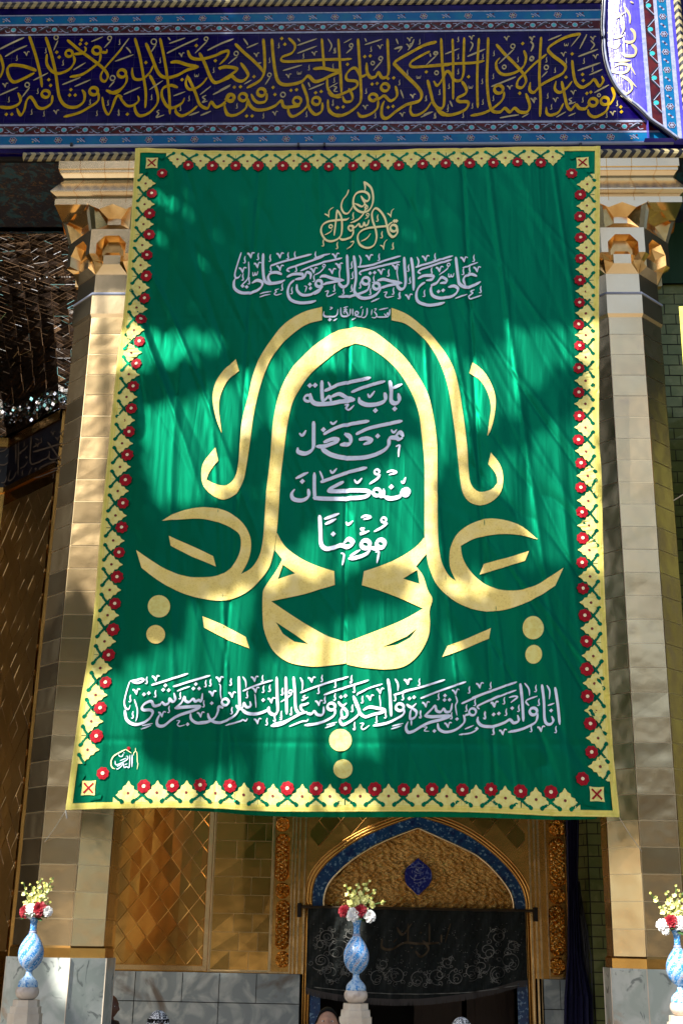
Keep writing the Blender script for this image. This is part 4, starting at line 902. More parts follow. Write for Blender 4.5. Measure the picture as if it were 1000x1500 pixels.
def bay(name, a, b_, label, has_l=True):
    a, b_ = Vector((*a, 0)), Vector((*b_, 0)); U = (b_-a).normalized(); L_ = (b_-a).length; N = Vector((U.y, -U.x, 0))
    if N.y > 0: N = -N
    w_ = thing(name, label, 'wall', a, 'gold lozenge walls of the left bay')
    k = MB(); z = Vector((0, 0, 1))
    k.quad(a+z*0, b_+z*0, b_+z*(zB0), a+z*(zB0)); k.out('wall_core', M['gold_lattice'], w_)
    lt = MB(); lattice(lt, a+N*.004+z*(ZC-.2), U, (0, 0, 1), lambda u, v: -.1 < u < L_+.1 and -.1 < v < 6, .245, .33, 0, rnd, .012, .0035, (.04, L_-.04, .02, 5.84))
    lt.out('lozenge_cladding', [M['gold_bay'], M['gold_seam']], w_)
    fr_ = MB()
    for z0, z1, o in ((zB0-.02, zB0+.06, .03), (zB1-.02, zB1+.12, .04)):
        fr_.add([a+N*o+z*z0, b_+N*o+z*z0, b_+N*o+z*z1, a+N*o+z*z1, a+z*z0, b_+z*z0, b_+z*z1, a+z*z1], [(0, 1, 2, 3), (0, 4, 5, 1), (3, 2, 6, 7)])
    fr_.out('gold_cornice', M['gold_dark'], w_)
    bn = MB(); bn.quad(a+N*.005+z*(zB0+.06), b_+N*.005+z*(zB0+.06), b_+N*.005+z*(zB1-.02), a+N*.005+z*(zB1-.02)); bn.out('calligraphy_band', M['black'], w_)
    return w_, a, U, N, L_
w1 = bay('lozenge_wall', (-9, 4), (XC, 4), 'flat gold lozenge wall at the far left edge under a dark lettered band')
w2 = bay('lozenge_wall', (XC, 4), (X3, 3), 'angled gold lozenge wall between the left edge and the left column under a dark lettered band')
# lettering of the band, drawn in the photograph's own place on the angled wall
def on_bay(wl):
    _, a, U, N, L_ = wl
    def f(px, py, off=.004):
        d = fw*F+rt*(px-500)+up*(750-py); c0 = Vector((0, CY, ZC)); t = (a-c0).dot(N)/d.dot(N)
        p = c0+d*t; return p+N*(.008+off)
    return f
pn = Pen(on_bay(w2)); pn.gs = .7
pn.block(0, 560, 7.5, '''16:190,660 190,900; 16:220,655 215,1030; 18:360,600 350,880 430,885 480,860 540,830 560,780; 20:380,770 520,730 710,670; 16:540,660 600,740 680,860; 18:660,900 600,880 450,950 560,965 680,930; 18:330,1040 420,1050 560,1000 660,960; 16:370,940 340,1000 320,1060; 16:240,770 290,740 330,690; 16:240,950 290,920 320,870; 16:560,760 560,840 620,850 700,800; 16:130,970 110,1080 160,1060 200,980; 16:50,1110 110,1170 190,1110; t12:400,620 450,640; d:410,955 415,990 310,830 240,780; v:430,690 600,560 650,620 690,560; h:470,640 640,700 280,680 260,1000 600,1030; t12:380,720 450,680''')
pn.out('band_lettering', M['band'], w2[0])
pn = Pen(on_bay(w1)); pn.gs = .7
pn.block(0, 560, 7.5, '''18:0,770 60,750 110,700; 18:0,910 60,910 110,870; 16:20,1110 60,1100 90,1020; 16:70,830 100,790; 16:0,1010 20,960; 18:-200,770 -140,750 -80,700; 18:-260,910 -120,930 -60,870''')
pn.out('band_lettering', M['band'], w1[0])
# mirror mosaic vault: thousands of small tilted facets in arched courses
mv = MB(); rnd = random.Random(5)
def vault(s, x):       # s 0 at the wall cornice, 1 at the soffit
    s2 = s; yb = 3.9 if x < XC else max(2.95, 3.9-(x-XC))
    y = yb+(1.35-yb)*(s2**1.15)
    z = zG1+(ZS+.12-zG1)*(1-(1-s2)**1.35)
    return y, z
ns = 24; st = .20
def vpt(s_, x, o=0.): y, z = vault(s_, x); return Vector((x, y-o, z-o*.7))
def sliver(a, b_, w_, m):
    d = (b_-a).normalized(); n_ = Vector((rnd.gauss(0, .35), -1, -.7+rnd.gauss(0, .35))).normalized(); v = n_.cross(d).normalized()*w_
    mv.quad(a-v, b_-v, b_+v, a+v, m)
nx_ = int(5.6/st)
for k in range(nx_):
    x = -8.2+k*st
    for i in range(ns):
        s0, s1 = i/ns, (i+1)/ns; sm = (s0+s1)/2; xm2 = x+st/2
        row = s0+.06*math.sin(x*1.2+.8); big = .09 < row < .165; rib = (i+int(3*math.sin(x*1.1))) % 9 == 0
        o = .05*abs(math.sin(i*.9))          # stepped courses
        cs = [vpt(s0, x, o), vpt(s0, x+st, o), vpt(s1, x+st, o), vpt(s1, x, o)]; ce = vpt(sm, xm2, o+rnd.uniform(.004, .02))
        for q in range(4):      # four facets per cell
            r = rnd.random()
            if big: m_ = (2 if r < .34 else (4 if r < .46 else (0 if r < .66 else 1)))
            else: m_ = 0 if r < .012 else (3 if r < .05 else 1)
            jt = [Vector((0, rnd.uniform(-.010, .010), rnd.uniform(-.008, .008))) for _ in range(3)]
            mv.add([cs[q]+jt[0], cs[(q+1) % 4]+jt[1], ce+jt[2]], [(0, 1, 2)], m_)
        up_ = Vector((0, -.024, -.016))
        pick = lambda: 3 if rnd.random() < .72 else (1 if rnd.random() < .6 else rnd.choice((0, 2, 4)))
        mids = [(cs[q]+cs[(q+1) % 4])/2 for q in range(4)]
        for q in range(4):
            sliver(cs[q]+up_, ce+up_*.6, .003, pick()); sliver(mids[q]+up_, mids[(q+1) % 4]+up_, .0026, pick())
            if q < 2: sliver(cs[q]+up_, cs[(q+1) % 4]+up_, .003, pick())
        if rib:
            for q in range(6):
                a_ = cs[0].lerp(cs[1], q/6)+up_*1.6; sliver(a_, a_+(cs[1]-cs[0])*.09, .008, rnd.choice((2, 3, 3, 0, 1)))
for _ in range(420):           # the glittering course above the cornice
    x = rnd.uniform(-7., -3.4); row = rnd.gauss(.125, .022); p = vpt(row-.06*math.sin(x*1.2+.8), x, .09)
    n_ = Vector((rnd.gauss(-.1, .35), -1, rnd.gauss(.15, .5))).normalized(); u_ = n_.orthogonal().normalized(); v_ = n_.cross(u_); l = rnd.uniform(.010, .024)
    mv.quad(p-u_*l-v_*l, p+u_*l-v_*l*.7, p+u_*l*.8+v_*l, p-u_*l+v_*l*.8, rnd.choice((2, 2, 4, 0)))
tag(mv.out('mirror_mosaic_vault', [M['mirror'], M['mirror2'], mat('bright_mirror', (.80, .84, .95), .10, 1), mat('brown_mirror', (.16, .10, .06), .25, 1), mat('teal_mirror', (.25, .55, .60), .12, 1)], loc=(-5, 3, zG1)), 'dark glittering mirror mosaic vault above the lettered band at left', 'mosaic vault')
# side walls, floor above, far right
sw = MB(); sw.box(-9.2, -9, YF+.2, 7, 0, ZS+2.6); sw.box(-9, 9, 6.8, 7, 0, ZS+2.6); sw.box(9, 9.2, YF+.2, 7, 0, ZS+2.6)
tag(sw.out('porch_side_walls', M['dark'], loc=(0, 6.8, 0)), 'dark inner walls closing the porch behind the columns', 'wall')

# ------------------------------------------------------------------ back wall with door
def Q(px, py, o=0.): return P(px, py, YW-o)
bw = thing('gold_back_wall', 'gold back wall of the porch under the banner with lozenge, brick and carved panels around the door', 'wall', (-.3, YW, 0))
k = MB()
zD = Q(300, 1424).z
XD0, XD1 = Q(457, 1330).x, Q(769, 1334).x
# arched opening in a wall built as columns of quads
oc = catmull([(457, 1336), (457, 1328), (459.7, 1296), (470.5, 1274.5), (492, 1253), (524.5, 1231), (565, 1212), (611, 1196)], 3)+catmull([(611, 1196), (660, 1212), (700, 1234), (737.6, 1266), (760, 1295), (768, 1318), (769, 1334)], 3)
oz = sorted([(Q(*p).x, Q(*p).z) for p in oc])
ox = np.array([p[0] for p in oz]); ozz = np.array([p[1] for p in oz])
XA = X3; XB = Q(832, 1300).x
xsn = sorted(set([XA, XB]+list(ox)+list(np.linspace(XA, XB, 30))))
for xa, xb in zip(xsn[:-1], xsn[1:]):
    if xb-xa < 1e-5: continue
    xm_ = (xa+xb)/2
    if XD0 < xm_ < XD1:
        k.quad((xa, YW, float(np.interp(xa, ox, ozz))), (xb, YW, float(np.interp(xb, ox, ozz))), (xb, YW, ZS+1), (xa, YW, ZS+1))
    else:
        k.quad((xa, YW, zD), (xb, YW, zD), (xb, YW, ZS+1), (xa, YW, ZS+1))
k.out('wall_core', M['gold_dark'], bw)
# marble dado
dm = MB(); dj = MB()
zj = Q(300, 1468).z
for x0, x1 in ((X3, XD0-.12), (XD1+.16, XB)):
    dm.box(x0, x1, YW-.03, YW+.05, 0, zD-.004)
    dj.box(x0, x1, YW-.034, YW-.029, zj-.004, zj+.004)
    x = x0+.2; i = 0
    while x < x1-.1:
        dj.box(x-.003, x+.003, YW-.0335, YW-.0295, 0 if i % 2 else zj+.004, zD-.01 if True else zj); x += rnd.uniform(.32, .62); i += 1
dm.out('marble_dado', M['marble_dark'], bw); dj.out('dado_joints', M['dark'], bw)
# lozenge panel
def inpx(x0, x1, y0, y1):
    c = [Q(x0, y1), Q(x1, y0)]; return c[0].x, c[1].x, c[0].z, c[1].z
x0, x1, z0, z1 = Q(166, 1300).x, Q(303, 1300).x, zD+.07, ZC+3.2
lt = MB(); lattice(lt, ((x0+x1)/2, YW-.012, zD+.07), (1, 0, 0), (0, 0, 1), lambda u, v: abs(u) < (x1-x0)/2+.1 and -.1 < v < 3.2, .24, .297, 0, rnd, .008, .0065, ((x0-x1)/2+.012, (x1-x0)/2-.012, .012, 3.1))
lt.out('lozenge_panel', [M['gold_lattice'], M['gold_seam']], bw)
fm = MB()
def frame(mb, xa, xb, za, zb, t, pr, m_=0):
    mb.box(xa-t, xa, YW-pr, YW, za-t, zb, m_); mb.box(xb, xb+t, YW-pr, YW, za-t, zb, m_); mb.box(xa, xb, YW-pr, YW, za-t, za, m_)
frame(fm, x0, x1, zD+.065, ZC+3.2, .05, .03)
# brick clad panel
xb0, xb1 = Q(312, 1300).x, Q(398, 1300).x
frame(fm, xb0, xb1, zD+.02, ZC+3.2, .015, .022)
frame(fm, Q(401, 1300).x, Q(426, 1300).x, zD+.02, ZC+3.2, .018, .026)
frame(fm, Q(801, 1300).x, Q(829, 1300).x, zD+.02, ZC+3.2, .018, .026)
for px in (432, 438, 446, 776, 783, 789):
    x = Q(px, 1300).x; fm.box(x-.011, x+.011, YW-.03, YW, zD if px < 448 else .0, ZC+3.2)
fm.out('gold_frame', M['gold'], bw)
bk = MB(); z = zD+.03; i = 0; hrow = .205
while z < ZC+3.1:
    x = xb0+.01; off = [.0, .12, .05, .17][i % 4]; xx = x+(.2+off if off else .22)
    edges = [x]
    while xx < xb1-.08: edges.append(xx); xx += .22
    edges.append(xb1-.01)
    for a, c in zip(edges[:-1], edges[1:]):
        t = [rnd.uniform(.006, .0125) for _ in range(4)]
        bk.quad((a+.0022, YW-t[0], z+.0022), (c-.0022, YW-t[1], z+.0022), (c-.0022, YW-t[2], z+hrow-.0022), (a+.0022, YW-t[3], z+hrow-.0022))
    z += hrow; i += 1
bk.quad((xb0, YW-.003, zD+.02), (xb1, YW-.003, zD+.02), (xb1, YW-.003, ZC+3.2), (xb0, YW-.003, ZC+3.2), 1)
bk.out('plate_panel', [M['gold_lattice'], M['gold_seam']], bw)
# carved strips: rosettes and long cartouches in relief
def relief(mb, cx_, cz_, rx, rz, pr, seed, square=False):
    n, m_ = 26, max(12, int(26*rz/rx)); g = {}
    for i in range(n+1):
        for j in range(m_+1):
            u, v = -1+2*i/n, -1+2*j/m_
            if square:
                lim = 1.0
                av = abs(v)*rz/rx; top = rz/rx-1
                r = abs(u) if av < top else math.hypot(u, av-top)
            else: r = math.hypot(u, v)
            x, z = cx_+u*rx, cz_+v*rz
            h = max(0, 1-r**6) if r < 1 else 0
            th = math.atan2(v*rz/rx, u)
            nz = .5+.5*math.sin(26*u+4*math.sin(v*rz/rx*9+seed))*math.sin(v*rz/rx*22+3*math.sin(u*6+seed))
            if not square: nz = .5+.5*math.cos(8*th+seed)*math.sin(r*12)
            g[i, j] = (Vector((x, YW-(.006+pr*min(1, h*1.4)*(.55+.75*nz) if r < 1 else .0), z)), r)
    for i in range(n):
        for j in range(m_):
            q = [g[i, j], g[i+1, j], g[i+1, j+1], g[i, j+1]]
            if sum(r < 1.02 for _, r in q) >= 2: mb.quad(*[p for p, _ in q])
def carved(name, xs_, rows):
    for ya, yb, kind in rows:
        mb = MB(); xa, xb = Q(xs_[0], (ya+yb)/2).x, Q(xs_[1], (ya+yb)/2).x; za, zb = Q(xs_[0], yb).z, Q(xs_[0], ya).z
        relief(mb, (xa+xb)/2, (za+zb)/2, (xb-xa)/2, (zb-za)/2, .035, ya*.7, kind == 'c')
        mb.out('carved_rosette' if kind == 'r' else 'carved_cartouche', M['gold_lattice'], bw, smooth=True)
carved('l', (403.5, 424), ((1120, 1187, 'c'), (1196, 1218, 'r'), (1221, 1291, 'c'), (1293, 1316, 'r'), (1318, 1391, 'c'), (1393, 1417, 'r')))
carved('r', (803.5, 827), ((1130, 1196, 'c'), (1201, 1225, 'r'), (1228, 1299, 'c'), (1301, 1324, 'r'), (1326, 1400, 'c'), (1402, 1428, 'r')))
# spandrel lozenges on both sides of the arch
def outside(x, z, mg=.16):
    return z > float(np.interp(x, ox, ozz))+mg and z < ZC+3.2
lt = MB()
for xa, xb in ((450, 612), (612, 772)):
    xa, xb = Q(xa, 1250).x, Q(xb, 1250).x
    lattice(lt, ((xa+xb)/2, YW-.006, ZC+.3), (1, 0, 0), (0, 0, 1), lambda u, v, c=(xa+xb)/2, hw=(xb-xa)/2: abs(u) < hw-.08 and outside(c+u, ZC+.3+v, .2) and outside(c+u-.13, ZC+.3+v, .17) and outside(c+u+.13, ZC+.3+v, .17), .26, .30, 0, rnd, .007, .0065, ((xa-xb)/2+.03, (xb-xa)/2-.03, -1.5, 3))
lt.out('spandrel_cladding', [M['gold_lattice'], M['gold_seam']], bw)
# arch: gold moulding, blue tile band, inner bead, tympanum
inner = catmull([(472, 1336), (472, 1328), (474.5, 1307), (484, 1288), (508, 1264), (538, 1243), (573, 1226), (612, 1211)], 3)+catmull([(612, 1211), (680, 1242), (705.6, 1257), (731, 1282), (749, 1308), (754, 1330), (754, 1336)], 3)
door = thing('arched_doorway', 'pointed doorway with a blue tiled arch and a gold relief tympanum', 'doorway', (Q(612, 1400).x, YW, 0))
def resample(c, n):
    c = np.array(c); l = np.concatenate([[0], np.cumsum(np.hypot(*np.diff(c, axis=0).T))]); t = np.linspace(0, l[-1], n)
    return [(float(np.interp(a, l, c[:, 0])), float(np.interp(a, l, c[:, 1]))) for a in t]
NN = 80
o_ = resample(oc, NN); i_ = resample(inner, NN)
ab = MB()
for a in range(NN-1): ab.quad(Q(*o_[a], .012), Q(*o_[a+1], .012), Q(*i_[a+1], .012), Q(*i_[a], .012))
# band goes on down both jambs
zl = 0.0
for (xa, xb) in ((457, 472), (754, 769)):
    pa, pb = Q(xa, 1336, .012), Q(xb, 1336, .012); ab.quad((pa.x, YW-.012, 0), (pb.x, YW-.012, 0), pb, pa)
ab.out('blue_tile_band', mat('arch_tiles', (.012, .06, .17), .22, bump=[(40., .2, .004, 2)], var=[(34., (.16, .30, .44), .57, .62), (11., (.008, .02, .10), .5, .7)]), door)
mo = MB()
ctr = (612, 1330)
def offs(c, d):
    r = []
    for q in range(len(c)):
        a, b_ = c[max(0, q-1)], c[min(len(c)-1, q+1)]; dx, dy = b_[0]-a[0], b_[1]-a[1]; l = math.hypot(dx, dy) or 1
        r.append((c[q][0]+dy/l*d, c[q][1]-dx/l*d))
    return r
for d, r, dep in ((2.5, .013, .012), (6.5, .018, .006), (10.5, .010, .01)):
    c = offs(o_, d); pts = [Q(*p, dep) for p in c]; pts = [Vector((pts[0].x, pts[0].y, 0))]+pts+[Vector((pts[-1].x, pts[-1].y, 0))]
    mo.tube(pts, r, 8)
mo.out('gold_moulding', M['gold_dark'], door, smooth=True)
mo = MB(); mo.tube([Q(*p, .014) for p in offs(i_, -1.6)], .013, 8); mo.out('inner_bead', M['gold_pale'], door, smooth=True)
ty = MB(); low = Q(612, 1332).z
tz = sorted([(Q(*p).x, Q(*p).z) for p in i_]); tx = np.array([p[0] for p in tz]); tzz = np.array([p[1] for p in tz])
nx_ = 260; gx = np.linspace(tx[0], tx[-1], nx_+1)
def rel(x, z):
    u, v = x*21, z*21
    s = math.sin(u*1.7+2.2*math.sin(v*1.1))*math.cos(v*1.9+2.*math.sin(u*.9))
    s2 = math.sin(u*4.1+1.5*math.sin(v*3.3))*math.sin(v*4.4)
    return .024*max(-.2, s)+.010*s2
nzr = 100
for a in range(nx_):
    cs = []
    for x in (gx[a], gx[a+1]):
        top = float(np.interp(x, tx, tzz)); cs.append([Vector((x, YW+.03-rel(x, low+(top-low)*j/nzr), low+(top-low)*j/nzr)) for j in range(nzr+1)])
    for j in range(nzr): ty.quad(cs[0][j], cs[1][j], cs[1][j+1], cs[0][j+1])
ty.out('relief_tympanum', M['gold_relief'], door, smooth=True)
md = MB(); mc = [(612, 1257), (604, 1264), (595, 1272), (592.5, 1283), (595, 1295), (604, 1304), (612, 1311), (620, 1304), (629, 1295), (632, 1283), (629, 1272), (620, 1264)]
mp = [Q(x, y, .018) for x, y in catmull(mc+[mc[0]], 4)[:-1]]
md.add(mp, [tuple(range(len(mp)))]); md.add([p for p in mp]+[p+Vector((0, .05, 0)) for p in mp], [(j, (j+1) % len(mp), (j+1) % len(mp)+len(mp), j+len(mp)) for j in range(len(mp))])
mdo = md.out('blue_medallion', M['navy_sunlit'] if False else mat('medallion_glaze', (.012, .02, .20), .2, var=(30., (.10, .14, .40), .55, .62)), door)
pn = Pen(lambda x, y, o=.004: Q(x, y, .018+o)); pn.gs = .55
pn.block(592, 1256, 18, '''14:100,300 180,260 300,250 420,270 560,250; 14:140,480 220,560 330,590 450,560 560,480; 14:250,360 350,420 470,400 520,350; 14:300,180 380,150 450,190; 14:360,700 380,760 430,720; 14:240,650 330,680 470,640; 14:200,420 210,330; 14:420,500 430,330; d:300,480 520,560; v:350,320; h:480,230 260,560''')
pn.out('medallion_lettering', M['tpale'], door)
vd = MB(); vd.quad((XD0-.2, YW+1.6, 0), (XD1+.2, YW+1.6, 0), (XD1+.2, YW+1.6, low+.3), (XD0-.2, YW+1.6, low+.3)); vd.quad((XD0-.2, YW+.06, low), (XD1+.2, YW+.06, low), (XD1+.2, YW+1.6, low), (XD0-.2, YW+1.6, low))
for x in (XD0-.1, XD1+.1): vd.quad((x, YW+.06, 0), (x, YW+1.6, 0), (x, YW+1.6, low), (x, YW+.06, low))
vd.out('dark_passage', M['dark'], door)
lv = MB(); xc_ = Q(690, 1480).x
for sx in (-.62, .02):
    lv.box(xc_+sx, xc_+sx+.58, YW+1.2, YW+1.26, 0, low-.3)
    for zz in (.3, 1.05): lv.box(xc_+sx+.1, xc_+sx+.48, YW+1.17, YW+1.2, zz, zz+.6)
lv.out('door_leaf', M['wood'], door)
# ------------------------------------------------------------------ embroidered curtain on a rod
ct = thing('door_curtain', 'black velvet curtain with silver scroll embroidery hanging across the doorway', 'curtain', (Q(612, 1400).x, YW-.1, Q(612, 1470).z))
YC = YW-.10
def cw(x, z): return .022*math.sin(x*17+1.3*math.sin(x*5))+.012*math.sin(x*41+z*1.2)
xa, xb = P(449, 1400, YC).x, P(771, 1400, YC).x; ztop = P(612, 1333, YC).z
def zbot(x):
    t = (x-xa)/(xb-xa); return P(449+322*t, 1446+22*math.sin(math.pi*min(1, t*1.05))**.8-10*t, YC).z
cm = MB(); n, m_ = 120, 20; g = [[Vector((xa+(xb-xa)*i/n, YC-cw(xa+(xb-xa)*i/n, j), ztop+(zbot(xa+(xb-xa)*i/n)-ztop)*j/m_)) for i in range(n+1)] for j in range(m_+1)]
for j in range(m_):
    for i in range(n): cm.quad(g[j][i], g[j+1][i], g[j+1][i+1], g[j][i+1])
cm.out('velvet_cloth', M['velvet'], ct, smooth=True)
fg = MB()
for i in range(n):
    for k_ in range(2):
        x = xa+(xb-xa)*(i+k_*.5)/n; z = zbot(x); y = YC-cw(x, m_)
        fg.quad((x-.006, y, z), (x+.006, y, z), (x+.004+rnd.uniform(-.006, .006), y-.004, z-.07), (x-.004, y-.004, z-.07))
fg.out('fringe', M['silver'] if False else mat('dark_fringe', (.06, .05, .045), .7), ct)
def cpt(px, py, off=.004):
    p = P(px, py, YC); p.y = YC-cw(p.x, 5)-.012-off; return p
pn = Pen(cpt); pn.gs = .7
def spiral(cx_, cy_, r, turns, a0, sg, w=1.5):
    pts = []
    for i in range(26):
        t = i/25; a = a0+sg*turns*2*math.pi*t; rr = r*(1-.75*t); pts.append((cx_+rr*math.cos(a), cy_+rr*.95*math.sin(a)))
    pn.ribbon(pts, w, None, step=2)
rnd = random.Random(21)
for cx_, cy_, r in ((480, 1372, 14), (495, 1392, 17), (470, 1408, 15), (486, 1425, 16), (508, 1418, 12), (470, 1384, 9), (512, 1368, 9), (552, 1432, 13), (580, 1430, 14), (612, 1434, 15), (640, 1430, 14), (668, 1432, 13), (690, 1424, 14), (728, 1372, 14), (712, 1392, 16), (745, 1408, 15), (730, 1426, 15), (705, 1416, 12), (750, 1386, 9), (560, 1412, 9), (655, 1410, 9)):
    spiral(cx_, cy_, r, 1.35, rnd.uniform(0, 6.28), rnd.choice((-1, 1)), .9)
    for _k in range(5):
        a_ = rnd.uniform(0, 6.28); spiral(cx_+r*math.cos(a_), cy_+r*.8*math.sin(a_), r*.28, 1.1, a_, rnd.choice((-1, 1)), .7)
    spiral(cx_+rnd.uniform(-6, 6), cy_+rnd.uniform(-6, 6), r*.5, 1.2, rnd.uniform(0, 6.28), rnd.choice((-1, 1)), .8)
for y in (1446,):
    pn.ribbon([(460, y), (540, y+8), (612, y+10), (690, y+7), (760, y-3)], 1.2, None)
for x, y in [(rnd.uniform(458, 764), rnd.uniform(1345, 1440)) for _ in range(260)]: pn.blob([(x-.7, y), (x, y+.7), (x+.7, y), (x, y-.7)])
pn.out('silver_embroidery', M['silver'], ct)
pn = Pen(cpt); pn.gs = .6
pn.block(430, 1180, 3.704, '''14:480,720 480,770 530,780 600,745 680,750 790,745; 14:560,660 590,700 640,640; 12:620,640 620,745; 12:735,640 735,745; 14:660,790 690,820 730,780 700,730; 12:800,700 800,745; 12:540,745 560,720; d:690,690 640,770; 12:850,640 820,745''')
pn.out('calligraphy_embroidery', M['bronze'], ct)
rd = MB(); rd.tube([(xa-.1, YC-.0, ztop+.012), (xb+.12, YC, ztop+.012)], .016, 8); rd.out('rod', M['bronze'], ct)
for x in (xa-.1, xb+.12):
    rr = MB(); rr.box(x-.02, x+.02, YC-.02, YW, ztop-.10, ztop+.05); rr.out('rod_bracket', M['dark'], ct)
# ------------------------------------------------------------------ right: drape, brick pier, brick wall, second banner
def drape(name, label, pts, Y, m_, folds=30):
    mb = MB(); n = 14; rows = []
    for y, a, b_ in pts:
        rows.append([P(a+(b_-a)*i/n, y, Y)+Vector((0, -.035*math.sin(i*2.3+y*.004), 0)) for i in range(n+1)])
    for r in range(len(rows)-1):
        for i in range(n): mb.quad(rows[r][i], rows[r+1][i], rows[r+1][i+1], rows[r][i+1])
    return tag(mb.out(name, m_, smooth=True, loc=rows[-1][n//2]), label, 'drape')
drape('navy_drape', 'dark navy cloth hanging beside the right carved strip', [(1100, 830, 848), (1200, 829, 848), (1300, 831, 846), (1400, 831, 852), (1460, 826, 866), (1700, 822, 872)], YW-.30, M['navycloth'])
drape('grey_sheet', 'grey sheet tucked between the navy drape and the brick pier', [(1290, 845, 848), (1340, 844, 856), (1400, 846, 868), (1700, 850, 880)], YW-.22, M['greycloth'])
def brick_face(mb, O_, U, L_, z0, z1, bw_, bh, rnd):
    O_, U = Vector(O_), Vector(U).normalized(); N = Vector((U.y, -U.x, 0)); i = 0; z = z0
    if N.y > 0: N = -N
    if abs(N.y) < .05 and N.x > 0 and O_.x > 0: N = -N
    while z < z1:
        x = -bw_/2*(i % 2)
        while x < L_:
            a, c = max(0, x), min(L_, x+bw_)
            if c-a > .03:
                t = [rnd.uniform(.004, .014) for _ in range(4)]
                q = []
                for (u, zz), dd in zip(((a+.005, z+.004), (c-.005, z+.004), (c-.005, z+bh-.008), (a+.005, z+bh-.008)), t): q.append(O_+U*u+Vector((0, 0, zz))+N*dd)
                mb.quad(*q, 0)
            x += bw_
        z += bh; i += 1
    mb.quad(O_+Vector((0, 0, z0)), O_+U*L_+Vector((0, 0, z0)), O_+U*L_+Vector((0, 0, z1)), O_+Vector((0, 0, z1)), 1)
rnd = random.Random(9)
xp = P(848, 1300, 2.75).x; xq = P(866, 1300, 2.75).x
pier = MB(); brick_face(pier, (xp-.05, 3.0, 0), (.55, -.83, 0), .30, 0, ZS, .24, .125, rnd)
p2 = Vector((xp-.05, 3.0, 0))+Vector((.55, -.83, 0)).normalized()*.30
brick_face(pier, p2, (1, -.12, 0), .55, 0, ZS, .24, .125, rnd)
tag(pier.out('brick_pier', [M['brick'], M['mortar']], loc=(xp, 2.8, 0)), 'narrow pier of dark olive glazed bricks between the navy drape and the right column', 'brick pier')
wallr = MB(); brick_face(wallr, (2.92, 1.25, 0), (1, 0, 0), 5., 0, ZC+7.55, .25, .135, rnd)
tag(wallr.out('brick_wall', [M['brick'], M['mortar']], loc=(4, 1.25, 0)), 'olive green glazed brick wall at the right edge behind the right column', 'brick wall')
gw = MB(); gw.quad((2.9, 1.2, ZC+7.56), (8, 1.2, ZC+7.56), (8, 1.2, ZS+3), (2.9, 1.2, ZS+3))
tag(gw.out('green_panel', mat('dark_green_cloth', (.004, .045, .02), .7, bump=[((6, 6, .6), .5, .04, 2)]), loc=(4, 1.2, ZC+7.6)), 'dark green cloth panel above the brick wall at the right edge', 'cloth panel')
b2 = MB(); pA, pB = P(993.5, 449, -.35), P(1004, 600, -.35); n = 24
X0 = lambda t: pA.x+(pB.x-pA.x)*t
hh = pA.z-pB.z
for j in range(n*4):
    t0, t1 = j/n, (j+1)/n
    for a, c, mi in ((0, .09, 0), (.09, 1.6, 1)):
        b2.quad((X0(t0)+a, -.35-.02*math.sin(a*5+t0), pA.z-hh*t0), (X0(t1)+a, -.35-.02*math.sin(a*5+t1), pA.z-hh*t1), (X0(t1)+c, -.35-.02*math.sin(c*5+t1), pA.z-hh*t1), (X0(t0)+c, -.35-.02*math.sin(c*5+t0), pA.z-hh*t0), mi)
tag(b2.out('side_banner', [M['yellow'], M['green']], loc=(pA.x+.8, -.35, pA.z-4*hh)), 'second banner whose yellow edge just shows at the right edge of the photo', 'banner')
cb = MB(); cb.tube([P(986, 733, -.1), P(1004, 722, -.3)], .005, 6)
tag(cb.out('tie_cord', M['string'], loc=P(986, 733, -.1)), 'pale cord tied round the right side of the right column at mid height', 'cord', 'cords tying down the banner')
# ------------------------------------------------------------------ enamel vases on stone posts, with bouquets
YV = -1.5
M['enamel'] = mat('blue_enamel', (.04, .24, .60), .22, 0, .6, var=[(90., (.42, .60, .82), .52, .60)])
M['enamel2'] = mat('white_enamel_scrolls', (.34, .48, .70), .25, 0, .6, var=[(110., (.42, .18, .16), .56, .62), (90., (.10, .28, .62), .58, .64)])
M['enamel3'] = mat('pale_blue_enamel', (.42, .60, .78), .25, 0, .6, var=(50., (.05, .25, .62), .5, .6))
M['sphere'] = mat('marbled_ball', (.66, .58, .50), .25, var=(14., (.45, .36, .30), .45, .65))
M['petal_red'] = mat('red_petal', (.26, .002, .012), .6)
M['petal_white'] = mat('white_petal', (.80, .80, .78), .6, Subsurface_Weight=.1)
M['petal_yel'] = mat('yellow_green_petal', (.86, .84, .42), .6, var=(30., (.74, .76, .24), .4, .7))
M['green_leaf'] = mat('bouquet_leaf', (.03, .09, .02), .6)
M['stem'] = mat('stem', (.10, .20, .04), .6)
def smooth_prof(p, n=5):
    c = catmull(p, .012 if n else 1); return c
